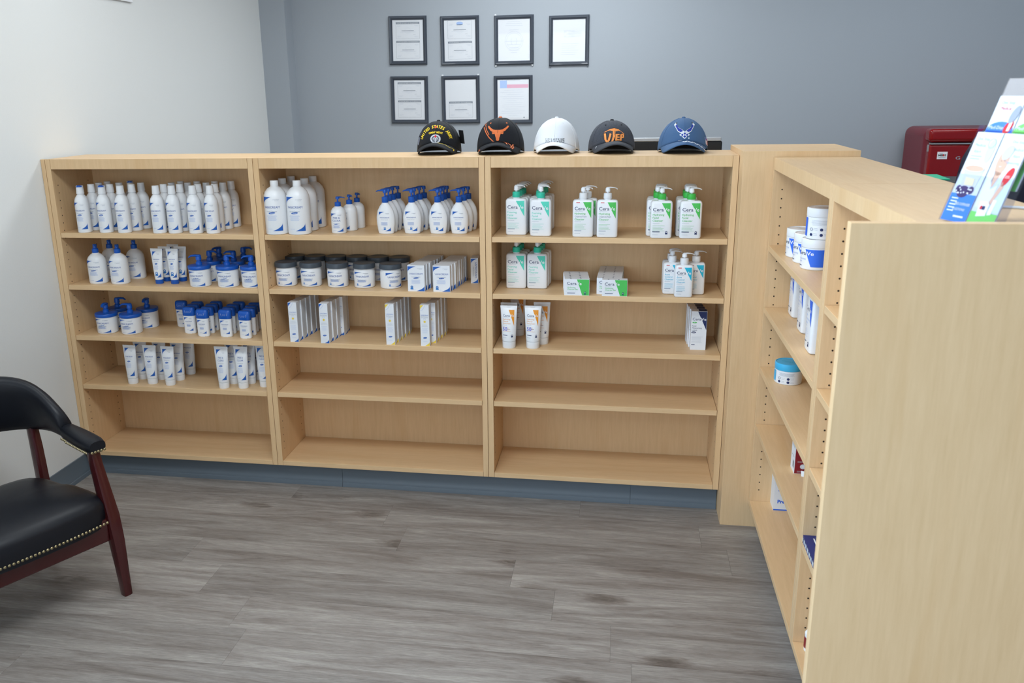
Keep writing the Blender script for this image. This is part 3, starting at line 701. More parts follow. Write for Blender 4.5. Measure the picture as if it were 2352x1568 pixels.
for x, y, t in ((.152, .075, 'front left'), (.265, .076, 'front right'), (.148, .172, 'back left'), (.285, .179, 'back right')):
    pr_ = place('D', x, y, Z3, 'white cream jar with blue pump lid, %s of four on left third shelf' % t, 'blue pump jars on the left third shelf', 0)
    for ch in pr_.children:
        if ch.name.startswith('pump_head'): ch.rotation_euler = (0, 0, {'front left': 1.5, 'back left': 3.0, 'back right': 1.45}.get(t, 0))
cols = [[(.528, .095), (.526, .140), (.521, .186)], [(.608, .056), (.608, .104), (.605, .152), (.603, .200)], [(.709, .059), (.704, .107), (.700, .155), (.706, .203)], [(.802, .045), (.801, .094), (.790, .142), (.785, .190)]]
for c, col in enumerate(cols):
    for d, (x, y) in enumerate(col):
        place('E', x, y, Z3, 'blue-capped deodorant stick, %s in %s diagonal row, left third shelf' % (ORD[d], WC[c]), 'deodorant sticks on the left third shelf')
place('E', .440, .196, Z3, 'blue-capped deodorant stick standing apart, left of the deodorant rows', 'deodorant sticks on the left third shelf')
for x, y, t in ((.258, .046, 'front left'), (.346, .054, 'front middle'), (.434, .046, 'front right'), (.268, .112, 'second row left'), (.356, .116, 'second row middle'), (.441, .114, 'second row right'), (.448, .200, 'rearmost')):
    place('F', x, y, Z4, 'white tube with white cap and wordmark, %s, left fourth shelf' % t, 'white cream tubes on the left fourth shelf')
for x, y, t in ((.686, .036, 'front left'), (.769, .046, 'front middle'), (.853, .075, 'front right by the divider'), (.703, .098, 'second row left'), (.776, .108, 'second row right'), (.784, .165, 'rearmost')):
    place('F2', x, y, Z4, 'white two-line lettered gel tube, %s, left fourth shelf' % t, 'white gel tubes on the left fourth shelf')
# middle bookcase, top shelf
for x, y, t in ((.977, .072, 'front left'), (1.071, .073, 'front right'), (.974, .150, 'middle left'), (1.068, .167, 'middle right'), (.976, .228, 'back left'), (1.070, .230, 'back right')):
    y = {.150: .153, .167: .155, .228: .229, .230: .231}.get(y, y)
    yy = {'front left': .046, 'front right': .047, 'middle left': .139, 'middle right': .140, 'back left': .2315, 'back right': .2325}[t]
    place('G', x, yy, Z1, 'large white cleanser bottle with white cap, %s of six' % t, 'large white cleanser bottles')
for d, (x, y) in enumerate(((1.225, .075), (1.250, .145), (1.262, .212))):
    place('H', x, y, Z1, 'small round white bottle with blue pump, %s in its row of three' % ORD[d], 'small blue pump bottles', rz=.0 if d == 0 else -.7)
for c, col in enumerate([[(1.422, .066), (1.424, .112), (1.429, .158), (1.438, .204)], [(1.526, .077), (1.526, .122), (1.537, .167), (1.545, .212)], [(1.629, .080), (1.633, .124), (1.636, .168), (1.641, .212)], [(1.713, .083), (1.722, .135), (1.731, .187)]]):
    for d, (x, y) in enumerate(col):
        place('I', x, y, Z1, 'oval white bottle with blue pump, %s in %s column of oval bottles' % (ORD[d], WC[c]), 'oval blue pump bottles', rz=.02*(d-1))
for c, (x, y) in enumerate(((.982, .090), (1.088, .092), (1.202, .090), (1.315, .090), (1.426, .086))):
    place('J', x, y, Z2, 'white jar with slate gray lid, %s in the front row' % WC[c], 'gray lidded jars', rz=(.0, .02, .02, .02, .62)[c])
for c, x in enumerate((.967, 1.059, 1.151, 1.243, 1.335, 1.427)):
    place('J', x, .229, Z2, 'white jar with slate gray lid, %s in the back row' % WC[c], 'gray lidded jars')
for c, x0 in enumerate((1.547, 1.649)):
    for d in range(8):
        place('K', x0+.0045*d-(.004 if c == 1 and d > 4 else 0)+(.003 if d in (2, 5) else 0), .018+.0285*d, Z2, 'white and blue soap carton, %s in %s soap carton column' % (ORD[d], ('left', 'right')[c]), 'soap cartons standing in two columns', rz=-.03*(d % 3 == 1))
place('Ks', 1.752, .184, Z2, 'white soap carton turned sideways against the divider, vertical lettering', None, rz=0.05)
DL = [(0, 0), (.004, .0), (.010, -.02), (.014, 0), (.018, .01)]
for c, (k, x0, y0, nm) in enumerate((('L', 1.028, .009, 'left blue-cornered'), ('L', 1.162, .001, 'right blue-cornered'), ('M', 1.435, .010, 'left yellow-cornered'), ('M', 1.578, .008, 'right yellow-cornered'))):
    for d in range(5):
        dx = .005*d+(.012 if k == 'M' and c == 3 and d >= 1 else 0)+(.008 if c == 1 and d == 3 else 0)
        place(k, x0+dx, y0+.042*d, Z3, 'tall narrow sunscreen carton, %s of the %s column' % (ORD[d], nm), 'tall sunscreen cartons', rz=-.04 if d % 2 else 0)
# right bookcase of the back row
def stack(k, pts, z, text, group, rz=None):
    for d, (x, y) in enumerate(pts): place(k, x, y, z, text % ORD[d], group, 0 if rz is None else rz)
stack('N', [(1.939+.003*d, .069+.044*d) for d in range(4)], Z1, 'mint-collared pump bottle, %s of left mint column on top shelf', 'mint pump bottles on the top shelf')
stack('N', [(2.035, .046), (2.027, .092), (2.024, .138), (2.028, .184), (2.032, .230)], Z1, 'mint-collared pump bottle, %s of right mint column on top shelf', 'mint pump bottles on the top shelf')
stack('Nc', [(2.194, .034), (2.208, .080)], Z1, 'all-white pump bottle with green wedge, %s of a pair', 'green wedge bottles with white collars')
place('Nc', 2.284, .030, Z1, 'all-white pump bottle with green wedge, standing alone beside the pair', 'green wedge bottles with white collars', 0)
stack('Ng', [(2.480, .024), (2.466, .069), (2.467, .114), (2.470, .159)], Z1, 'green-collared pump bottle, %s of the left green column', 'green collared pump bottles')
stack('Ng', [(2.585, .024), (2.574, .069), (2.575, .114), (2.577, .159)], Z1, 'green-collared pump bottle, %s of the right green column', 'green collared pump bottles')
stack('N', [(1.932, .120), (1.935, .164), (1.938, .208)], Z2, 'mint-collared pump bottle, %s of left mint column on second shelf', 'mint pump bottles on the second shelf')
stack('N', [(2.015, .120), (2.019, .164), (2.023, .208)], Z2, 'mint-collared pump bottle, %s of right mint column on second shelf', 'mint pump bottles on the second shelf')
for x, y, t in ((2.571, .024, 'front'), (2.530, .072, 'middle left'), (2.618, .074, 'back right'), (2.529, .118, 'back left')):
    place('Na', x, y, Z2, 'small white pump bottle with cyan wedge, %s of the group of four' % t, 'cyan wedge pump bottles', 0)
stack('O', [(2.176-.003*d, .004+.0295*d) for d in range(5)], Z2, 'green and white soap carton, %s of the left stack', 'green soap cartons')
place('O', 2.318, .004, Z2, 'green and white soap carton standing in front of the right stack', 'green soap cartons', 0)
stack('O', [(2.297+.001*d, .0335+.0295*d) for d in range(8)], Z2, 'green and white soap carton, %s of the right stack', 'green soap cartons')
for x, y, t, rz in ((1.912, .030, 'front left', 0), (2.006, .036, 'front right', 0), (1.906, .080, 'second row left', 0), (2.036, .098, 'second row right', .05), (1.927, .215, 'rearmost left', 0)):
    place('P', x, y, Z3, 'white tube with orange wedge, %s, third shelf by divider' % t, 'orange wedge sunscreen tubes', rz)
stack('Q', [(2.640, .070), (2.636, .108), (2.633, .146), (2.631, .184)], Z3, 'white and navy lotion carton, %s of its row', 'navy corner lotion cartons')
# right row of bookcases; goods face the aisle (-x)
RZ = -PI/2
place('RJ', 2.917, -.512, Z1, 'white cream jar at the bottom of the stack of two, by the divider', 'white and blue cream jars', RZ+.55)
place('RJb', 2.925, -.515, Z1+.0925, 'white cream jar on top of another, ingredient icons showing', 'white and blue cream jars', RZ+1.0)
place('RJ', 2.913, -.415, Z1, 'white cream jar on the shelf just behind the stacked jars', 'white and blue cream jars', RZ+.55)
place('RJ', 2.908, -.318, Z1, 'white cream jar farthest from the stacked jars, nearest the corner post', 'white and blue cream jars', RZ+.40)
for x, y, t in ((2.930, -.232, 'nearest the corner post'), (2.922, -.430, 'in the middle'), (2.903, -.655, 'nearest the divider')):
    place('S', x, y, Z2, 'flat white lotion bottle with blue wedge, %s, facing the aisle' % t, 'flat lotion bottles', RZ)
place('RT', 2.912, -.278, Z3, 'white jar with light blue lid standing alone on its shelf', None, RZ+1.05)

# --- remaining goods in the right row
def simple_box(name, loc, rz, size, label, group=None, body=CARTON, prints=None, category='box', bevel=0.):
    e = empty(name, loc, rz, label, category, group); w, d, h = size
    m = MB(); m.box(0, w, 0, d, 0, h, body); m.build('box_body', e, 0, bevel)
    if prints: m = MB(); prints(m, w, d, h); m.build('label', e, 0)
    return e
def pV(m, w, d, h):
    S = lambda u, v: (u, -.0004, v)
    m.rect(S, .0008, w-.0006, .0008, h-.0008, MAROON)
    S2 = lambda u, v: (u, -.0007, v)
    for k in range(3):
        z = h*(.22+.30*k); m.ell(S2, w*.30, z, .0085, .0085, WHITE, 16); S3 = lambda u, v: (u, -.0009, v); m.ringp(S3, w*.30, z, .0065, .001, LGRAY, 14)
        m.rect(S2, w*.10, w*.75, z-.0165, z-.0155, LGRAY); m.rect(S2, w*.10, w*.6, z-.0195, z-.0187, LGRAY)
    T = lambda u, v: (-.0004, d-u, v)
    m.rect(T, d*.15, d*.85, h*.72, h*.92, LGRAY); m.rect(T, d*.2, d*.8, h*.45, h*.47, INK); m.rect(T, d*.5, d*.9, h*.12, h*.34, LGRAY)
    for k in range(5): m.rect(T, d*(.55+.06*k), d*(.58+.06*k), h*.14, h*.32, BLACK)
simple_box('carton', (2.902, -.543, Z4), 0, (.085, .058, .112), 'white and maroon carton with round icons on the fourth shelf of the right row', prints=pV)
m = MB(); m.sections([[(0, 0, 0), (.022, -.012, 0), (.024, -.009, 0), (.002, .003, 0)], [(-.001, .004, .017), (.021, -.008, .017), (.022, -.0065, .017), (0, .0055, .017)]], WHITE)
tag(m.build('shelf_tag', None, 0, loc=(2.921, -.562, Z4)), 'tiny folded white card standing in front of the maroon carton', 'card')
def pX(m, w, d, h):
    S = lambda u, v: (u, -.0004, v)
    m.rect(S, 0, w, .0006, .0055, RBLUE); m.rect(S, w*.16, w*.9, h*.50, h*.52+.001, RBLUE)
    m.ell(S, w*.38, h*.42, .011, .0075, BLUE_T, 18); m.ell(lambda u, v: (u, -.0006, v), w*.38, h*.42, .008, .0030, WHITE, 16)
    m.text(S, 'Pre', w*.15, h*.235, .019, RBLUE, 'L', .035)
simple_box('carton', (2.917, -.188, ZB+.020), 0, (.085, .089, .155), 'white carton with blue stripes and oval logo on the bottom shelf', prints=pX)
def pY(m, w, d, h):
    T = lambda u, v: (u, v, h+.0004)
    for x0, y0, L_, c in ((.030, .03, .075, WHITE), (.022, .02, .120, WHITE), (.045, .105, .055, WHITE), (.052, .100, .060, WHITE), (.012, .015, .02, RED_P), (.016, .04, .04, LGRAY)):
        m.rect(lambda u, v: T(v, u), y0, y0+L_, x0, x0+.0032, c)
    F = lambda u, v: (-.0004, d-u, v)
    for k in range(7): m.rect(F, d*(.08+.12*k), d*(.16+.12*k), h*.2, h*.75, LGRAY)
NAVYB = mat('navy_glossy_carton', (.010, .022, .16), .25)
simple_box('carton', (2.8445, -1.150, Z4), 0, (.11, .18, .022), 'flat navy glossy carton lying on a shelf beside the end panel', body=NAVYB, prints=pY)
def pY2(m, w, d, h):
    F = lambda u, v: (-.0004, d-u, v); S = lambda u, v: (u, -.0004, v)
    for k in range(9):
        m.line(F, [(d*.1, h*(.05+.08*k)), (d*.9, h*(.12+.08*k))], .0035, WHITE); m.line(S, [(w*.1, h*(.05+.08*k)), (w*.9, h*(.12+.08*k))], .0035, WHITE)
    m.rect(F, d*.05, d*.95, h*.84, h*.99, CYAN_C); m.rect(S, w*.05, w*.95, h*.84, h*.99, CYAN_C)
simple_box('carton', (2.876, -1.075, Z4+.0222), 0, (.06, .03, .085), 'upright navy carton with slanted white stripes on the flat navy one', body=NAVYB, prints=pY2)
e = empty('bottle', (2.884, -.872, Z3), RZ+.3, 'slim white bottle with dark blue lettering, mostly hidden behind the divider', 'bottle')
R = [(0, .019, .019), (.003, .0215, .0215), (.150, .0215, .0215), (.160, .016, .016)]
m = MB(); m.loft(R, WHITE, 24); m.build('body', e); m = MB(); m.loft([(.1601, .016, .016), (.178, .015, .015), (.180, .013, .013)], MINT, 20); m.build('cap', e)
m = MB(); S = surf(R); m.region(S, lambda v: -.030, lambda v: .012, .045, .068, BLUE, 8, 1)
for k, z in enumerate((.085, .10, .115, .13)): m.region(S, lambda v: -.028, lambda v: .010, z, z+.007, NAVY if k % 2 else BLUE, 8, 1)
m.build('label', e, 0)
e = empty('bottle', (2.885, -1.030, ZB+.020), RZ, 'small white bottle with maroon label on the bottom shelf beside the end panel', 'bottle')
m = MB(); m.loft([(0, .018, .018), (.002, .020, .020), (.055, .020, .020), (.062, .014, .014)], WHITE, 20); m.build('body', e)
m = MB(); m.loft([(.0621, .0145, .0145), (.076, .014, .014), (.077, .012, .012)], WHITE, 20); m.build('cap', e)
m = MB(); m.region(surf([(0, .020, .020), (.06, .020, .020)]), lambda v: -.026, lambda v: .026, .012, .045, MAROON, 8, 1); m.build('label', e, 0)
m = MB(); m.loft([(0, .0035, .0035), (.001, .0035, .0035)], METAL_PEG, 8)

# ------------------------------------------------------------------ caps on top of the back row
def cap_maker(name, x, y, rz, label, cloth, bill_m=None, A=.092, B=.100, Hc=.132, button=None, eyelet=None, decor=None, p=2.35, esc=1.0, ev=.0, sag=0., flare=0.):
    e = empty(name, (x, y, H+.0005), rz, label, 'cap', 'baseball caps on the maple counter')
    bill_m = bill_m or cloth
    def zb(th): c = max(0, math.cos(th)); return .003+.040*c**1.3
    def rr(t): return max(0., 1-t**p)**.47
    def crown(th, t, eps=0.):
        z0 = zb(th); z = z0+t*(Hc-z0); k = rr(t)*(1+flare*(1-t))
        wob = 1+sag*math.sin(5*th+2)*t*(1-t)
        aa, bb = (A*k*wob+eps), (B*k*wob*(1.0 if math.cos(th) > 0 else 1.12)+eps)
        # front panels stand a little steeper
        return (aa*math.sin(th), -bb*math.cos(th), z+eps*t)
    m = MB(); nu, nv = 60, 18
    def tt(j): return 1-(1-j)**1.6
    vs = [crown(2*PI*i/nu, min(.9995, tt(j/nv))) for j in range(nv) for i in range(nu)]+[(0, 0, Hc)]
    fs = [(j*nu+i, j*nu+(i+1) % nu, (j+1)*nu+(i+1) % nu, (j+1)*nu+i) for j in range(nv-1) for i in range(nu)]+[((nv-1)*nu+i, (nv-1)*nu+(i+1) % nu, nv*nu) for i in range(nu)]
    m.add(vs, fs, cloth); o = m.build('crown', e, 60)
    sm = o.modifiers.new('thickness', 'SOLIDIFY'); sm.thickness = .002; sm.offset = -1
    # panel seams
    m = MB()
    for k in range(6):
        th = k*PI/3
        m.tube([crown(th, min(.985, tt(j/14)), .0002) for j in range(15)], .0007, cloth, 5)
    m.build('seam', e)
    m = MB(); m.loft([(Hc-.001, .0075, .0075), (Hc+.002, .0070, .0070), (Hc+.0045, .004, .004)], button or cloth, 14); m.build('button', e)
    m = MB()
    for k in range(6):
        th = k*PI/3+PI/6; c = Vector(crown(th, .80, .0006)); nrm = Vector((math.sin(th), -math.cos(th), .9)).normalized(); a = nrm.orthogonal().normalized(); b = nrm.cross(a)
        m.add([c+nrm*.0006+a*.0032*math.cos(q*PI/5)+b*.0032*math.sin(q*PI/5) for q in range(10)], [tuple(range(10))], eyelet or button or cloth)
    m.build('eyelets', e, 0, kind='stuff')
    # bill
    def bill(s, q, up_=0.):
        th = s*math.radians(66); ax, ay, az = crown(th, 0); c = math.cos(th)
        ox = A*.84*math.sin(s*PI/2*.98); oy = -(B*c*.98+.070*max(0, 1-abs(s)**2.8)**.5); oz = .0015+.036*max(0, 1-(ox/(A*.826))**2)
        return (ax*(1-q)+ox*q, ay*(1-q)+oy*q, (az*(1-q)+oz*q)+up_+.006*math.sin(PI*q)*(1-s*s))
    m = MB(); m.grid(lambda a, b: bill(-1+2*a, b), 36, 8, bill_m); o = m.build('bill', e, 60)
    sm = o.modifiers.new('thickness', 'SOLIDIFY'); sm.thickness = .0032; sm.offset = 1
    # sweatband seen under the bill, and rear strap
    m = MB(); vs = []
    for i in range(49):
        th = 2*PI*i/48
        for h_ in (.001, .024): x_, y_, z_ = crown(th, h_/(Hc-zb(th))); vs.append((x_*.955, y_*.955, z_))
    m.add(vs, [(2*i, 2*i+2, 2*i+3, 2*i+1) for i in range(48)], SWEAT); m.build('sweatband', e, 60)
    def D(u, v):
        """print surface: u metres sideways, v metres above the shelf, on the front"""
        t = .3; th = 0; u = u*esc; v = .070+(v-.070)*esc+ev
        for _ in range(14):
            z0 = zb(th); t = min(.98, max(0, (v-z0)/(Hc-z0))); th = math.asin(max(-.98, min(.98, u/(A*max(.12, rr(t))*(1+flare*(1-t))+.0001))))
        return crown(th, t, .0011)
    def Bl(s, q):
        x_, y_, z_ = bill(s, q); return (x_, y_-.0002, z_+.0042)
    if decor:
        for nm, fn in decor.items():
            m = MB(); fn(m, D, Bl, crown); m.build(nm, e, 0, kind='stuff')
    return e
SWEAT = mat('sweatband', (.015, .015, .018), .9)
CL_BLK = mat('cap_black_cotton', (.006, .008, .013), .85, bump=(900, .4, .0006))
CL_WHT = mat('cap_white_cotton', (.80, .83, .88), .8, bump=(900, .3, .0006))
CL_BLU = mat('cap_washed_blue', (.060, .130, .265), .85, bump=(60, .5, .002))
def heather():
    m = bpy.data.materials.new('cap_heather_charcoal'); m.use_nodes = True; nt = m.node_tree; b = nt.nodes['Principled BSDF']; b.inputs['Roughness'].default_value = .9
    tc = nt.nodes.new('ShaderNodeTexCoord'); mp = nt.nodes.new('ShaderNodeMapping'); mp.inputs['Scale'].default_value = (90, 90, 420); n = nt.nodes.new('ShaderNodeTexNoise'); n.inputs['Detail'].default_value = 3
    r = nt.nodes.new('ShaderNodeValToRGB'); r.color_ramp.elements[0].position = .35; r.color_ramp.elements[0].color = (.018, .021, .032, 1); r.color_ramp.elements[1].position = .70; r.color_ramp.elements[1].color = (.095, .105, .13, 1)
    nt.links.new(tc.outputs['Object'], mp.inputs['Vector']); nt.links.new(mp.outputs[0], n.inputs['Vector']); nt.links.new(n.outputs['Fac'], r.inputs['Fac']); nt.links.new(r.outputs['Color'], b.inputs['Base Color']); return m
CL_HTH = heather(); CL_CHR = mat('cap_bill_charcoal', (.040, .045, .058), .8)
TH_OR = mat('orange_thread', (.72, .17, .045), .7); TH_YE = mat('yellow_thread', (.85, .62, .03), .7); TH_RE = mat('red_thread', (.68, .02, .04), .7); TH_WH = mat('white_thread', (.80, .82, .86), .7)
TH_SI = mat('silver_thread', (.36, .38, .43), .6); TH_NB = mat('royal_thread', (.018, .045, .35), .7); TH_MA = mat('maroon_thread', (.22, .008, .03), .7); TH_GR = mat('gray_blue_thread', (.13, .16, .24), .7); TH_O2 = mat('bright_orange_thread', (.95, .34, .09), .7)
def arc_text(m, D, txt, r, cu, cv, a0, a1, size, mm, bold=.02):
    n = len(txt)
    for i, ch in enumerate(txt):
        if ch == ' ': continue
        a = a0+(a1-a0)*i/(n-1); c, s = math.sin(a), math.cos(a)
        vs, fs = text_tris(ch, bold); xm = (min(p[0] for p in vs)+max(p[0] for p in vs))/2; w_ = max(.1, max(p[0] for p in vs)-min(p[0] for p in vs)); sx = min(size, size*.62/w_)
        m.print_tris(D, [(cu+r*c+((x-xm)*sx)*s+(y*size)*c, cv+r*s-((x-xm)*sx)*c*1.0+(y*size)*s) for x, y in vs], fs, mm)
def army(m, D, Bl, cr):
    arc_text(m, D, 'UNITED STATES ARMY', .050, 0, .048, -1.30, 1.30, .0135, TH_YE, .03)
    arc_text(m, D, 'COMBAT MEDIC', .085, 0, -.005, -.26, .26, .0088, TH_YE, .03)
    m.poly(D, [(-.0055, .0995), (.0055, .0995), (.0055, .1025), (-.0055, .1025)], TH_RE); m.poly(D, [(-.0015, .0965), (.0015, .0965), (.0015, .1055), (-.0015, .1055)], TH_RE)
    m.ell(D, 0, .060, .0195, .0165, TH_SI, 20)
    D2 = lambda u, v: tuple(a+b for a, b in zip(D(u, v), (0, -.0004, 0)))
    m.ringp(D2, 0, .060, .0175, .002, TH_WH, 22, .0145); m.line(D2, [(0, .045), (0, .075)], .0018, TH_WH)
    for s in (-1, 1): m.line(D2, [(s*.004, .050), (s*.012, .060), (s*.006, .070)], .0018, CL_BLK); m.line(D2, [(s*.003, .066), (s*.015, .055)], .0014, TH_WH)
    D3 = lambda u, v: tuple(a+b for a, b in zip(D(u, v), (0, -.0008, 0)))
    m.poly(D3, [(-.0045, .0675), (.0045, .0675), (.0045, .0710), (-.0045, .0710)], TH_RE); m.poly(D3, [(-.0016, .0645), (.0016, .0645), (.0016, .0740), (-.0016, .0740)], TH_RE)
    # side badge and gray lettering on the left panel
    C = lambda th, t: cr(th, t, .0011)
    m.ell(C, -1.02, .28, .12, .15, TH_GR, 18); C2 = lambda th, t: cr(th, t, .0015); m.ringp(C2, -1.02, .28, .095, .02, TH_SI, 16, .12)
    m.text(C2, 'MEDIC', -1.0, .50, .09, TH_GR, width=.30); m.text(C2, 'ARMY', -.98, .60, .09, TH_GR, width=.24)
    # bill line
    m.line(Bl, [(.12+.72*k/10, .62+.05*math.sin(k*1.3)) for k in range(11)], .030, TH_YE)
    m.ell(Bl, .80, .72, .035, .12, TH_YE, 10)
def horns(m, D, Bl, cr):
    m.poly(D, [(-.0115, .0865), (.0115, .0865), (.0095, .072), (.0065, .062), (-.0065, .062), (-.0095, .072)], TH_OR)
    m.poly(D, [(-.0060, .064), (.0060, .064), (.0052, .054), (.0025, .051), (-.0025, .051), (-.0052, .054)], TH_OR)
    for s in (-1, 1):
        for (x0, z0), (x1, z1), w_ in (((.009, .0825), (.017, .0835), .0085), ((.016, .0835), (.025, .0885), .0080), ((.024, .0880), (.032, .0955), .0065), ((.031, .0945), (.034, .0985), .0050)): m.line(D, [(s*x0, z0), (s*x1, z1)], w_, TH_OR)
        m.poly(D, [(s*.010, .078), (s*.020, .079), (s*.018, .073), (s*.010, .074)], TH_OR)
    m.line(D, [(-.048, .112), (-.053, .104), (-.050, .092), (-.042, .078), (-.030, .062), (-.014, .048)], .0030, TH_OR)
    m.line(D, [(-.044, .114), (-.046, .102), (-.041, .088), (-.030, .071)], .0024, TH_OR)
    m.line(Bl, [(-.10, .02), (.08, .10), (.22, .26), (.32, .46), (.36, .66)], .05, TH_OR); m.line(Bl, [(.08, .06), (.26, .20), (.42, .40), (.54, .66), (.50, .86)], .05, TH_OR); m.line(Bl, [(.60, .12), (.56, .40), (.62, .66), (.56, .92)], .05, TH_OR)
    m.ell(Bl, -.16, .22, .09, .11, TH_WH, 14)
    m.poly(Bl, [(-.82, .72), (-.66, .80), (-.62, .93), (-.80, .92)], TH_OR)
def nm(m, D, Bl, cr):
    D2 = lambda u, v: tuple(a+b for a, b in zip(D(u, v), (0, -.0004, 0)))
    m.text(D, 'NM STATE', .0008, .0540, .0175, BLACK, bold=.055, width=.064); m.text(D2, 'NM STATE', 0, .0545, .0160, TH_WH, bold=.018, width=.061)
    pass
def utep(m, D, Bl, cr):
    D2 = lambda u, v: tuple(a+b for a, b in zip(D(u, v), (0, -.0005, 0)))
    for DD, g, mm in ((D, .0011, CL_BLK), (D2, 0., TH_O2)):
        m.poly(DD, [(-.034-g, .0795-g), (.034+g, .0735-g), (.014, .0890+g), (.0, .0925+g), (-.014, .0900+g)], mm)
        m.poly(DD, [(-.0045-g, .088), (.0040+g, .088), (.0020+g, .066), (-.0050+g, .046-g), (-.0110-g, .046-g), (-.0060-g, .066)], mm)
        m.line(DD, [(-.0305, .0760+g), (-.0290, .0560), (-.0240, .0495), (-.0190, .0530), (-.0125, .0760+g)], .0066+2*g, mm)
        m.line(DD, [(.0070, .0745+g), (.0055, .0530-g)], .0064+2*g, mm)
        for z in (.0725, .0645, .0560): m.line(DD, [(.0055, z), (.0170+g, z-.0005)], .0042+2*g, mm)
        m.line(DD, [(.0225, .0730+g), (.0205, .0525-g)], .0058+2*g, mm); m.line(DD, [(.0215, .0720), (.0300, .0715)], .0042+2*g, mm); m.line(DD, [(.0305, .0730), (.0295, .0615)], .0046+2*g, mm); m.line(DD, [(.0215, .0632), (.0305, .0632)], .0042+2*g, mm)
    m.line(Bl, [(-.78, .60), (-.70, .42)], .03, TH_WH)
def usaf(m, D, Bl, cr):
    D2 = lambda u, v: tuple(a+b for a, b in zip(D(u, v), (0, -.0005, 0)))
    for s in (-1, 1):
        out = [(.034, .1010), (.036, .0960), (.033, .0900), (.0240, .0780), (.0150, .0720), (.0045, .0760), (.0015, .0810), (.0130, .0870), (.0230, .0930), (.0260, .1020)]
        out = [(.0285, .1060), (.0350, .0985), (.0300, .0900), (.0235, .0790), (.0130, .0735), (.0030, .0790), (.0120, .0860), (.0230, .0915)]
        P_ = [(s*x, z) for x, z in out]; cx = sum(p_[0] for p_ in P_)/8; cz = sum(p_[1] for p_ in P_)/8
        m.poly(D, [(cx+(x-cx)*1.16, cz+(z-cz)*1.16) for x, z in P_], TH_WH); m.poly(D2, [(cx+(x-cx)*.86, cz+(z-cz)*.84) for x, z in P_], TH_NB)
    m.poly(D, [(0, .0775), (.0190, .0665), (0, .0520), (-.0190, .0665)], TH_WH)
    for cx, cz, k in ((0, .0710, .0042), (-.0085, .0665, .0042), (.0085, .0665, .0042), (0, .0605, .0048)): m.poly(D2, [(cx, cz+k), (cx+k*1.1, cz), (cx, cz-k), (cx-k*1.1, cz)], TH_NB)
    m.ell(D, .0150, .0545, .0026, .0026, TH_WH, 10)
    m.line(Bl, [(-.08+.9*k/14, .80+.08*math.sin(k*2.1)) for k in range(15)], .045, TH_WH)
    m.ell(Bl, .80, .86, .06, .08, TH_WH, 12); m.ell(Bl, -.16, .45, .07, .08, TH_SI, 12)
    C = lambda th, t: cr(th, t, .0014)
    m.poly(C, [(1.05, .10), (1.30, .10), (1.27, .34), (1.02, .34)], TH_WH)
    C2 = lambda th, t: cr(th, t, .0019)
    for k in range(4): m.line(C2, [(1.10, .13+.05*k), (1.27, .13+.05*k)], .018, TH_RE)
    m.poly(C2, [(1.05, .24), (1.15, .24), (1.14, .33), (1.04, .33)], TH_NB)
c1 = cap_maker('baseball_cap', 1.612, .222, .06, 'black cap with yellow arched lettering and silver badge, leftmost on the counter', CL_BLK, esc=1.06, ev=.0, decor={'embroidery': army}, A=.088, Hc=.124)
m = MB(); m.box(-.001, .001, -.022, .022, 0, .052, BLACK); m.rect(lambda u, v: (.0014, u, v), -.012, .010, .018, .024, TH_WH)
o = m.build('hang_tag', c1, 0, loc=(.094, -.004, .036)); o.rotation_euler = (0, -.12, .5)
cap_maker('baseball_cap', 1.860, .215, .02, 'black cap with orange longhorn emblem and orange stripes', CL_BLK, esc=1.12, ev=.002, button=TH_OR, eyelet=TH_OR, decor={'embroidery': horns}, A=.093, Hc=.134)
cap_maker('baseball_cap', 2.079, .220, .0, 'white cap with dark outlined white state lettering', CL_WHT, esc=1.1, ev=-.002, decor={'embroidery': nm}, A=.084, Hc=.130, flare=.06)
cap_maker('baseball_cap', 2.290, .222, .12, 'heather charcoal cap with raised orange lettering', CL_HTH, esc=1.12, ev=-.004, bill_m=CL_CHR, decor={'embroidery': utep}, A=.089, Hc=.118, button=CL_BLK)
cap_maker('baseball_cap', 2.556, .205, .0, 'washed blue cap with winged emblem, nearest the corner post', CL_BLU, decor={'embroidery': usaf}, A=.092, Hc=.124, eyelet=BLACK, p=2.0, sag=.10)

# ------------------------------------------------------------------ framed certificates
FR = mat('frame_charcoal', (.045, .055, .075), .35, coat=.3); PAPER = mat('certificate_paper', (.72, .74, .78), .7); P_GR = mat('print_gray', (.22, .25, .30), .7); P_LG = mat('print_pale', (.50, .54, .62), .7)
P_PB = mat('print_pale_blue', (.36, .50, .80), .7); P_PK = mat('print_pink', (.72, .36, .48), .7); DOT = mat('wall_bumper', (.7, .72, .74), .4)
PANE = bpy.data.materials.new('picture_glass'); PANE.use_nodes = True; nt = PANE.node_tree; nt.nodes.remove(nt.nodes['Principled BSDF'])
a_ = nt.nodes.new('ShaderNodeBsdfTransparent'); g_ = nt.nodes.new('ShaderNodeBsdfGlossy'); g_.inputs['Roughness'].default_value = .03; f_ = facing(nt, .75); x_ = nt.nodes.new('ShaderNodeMixShader')
nt.links.new(f_.outputs[0], x_.inputs[0]); nt.links.new(a_.outputs[0], x_.inputs[1]); nt.links.new(g_.outputs[0], x_.inputs[2]); nt.links.new(x_.outputs[0], nt.nodes['Material Output'].inputs['Surface'])
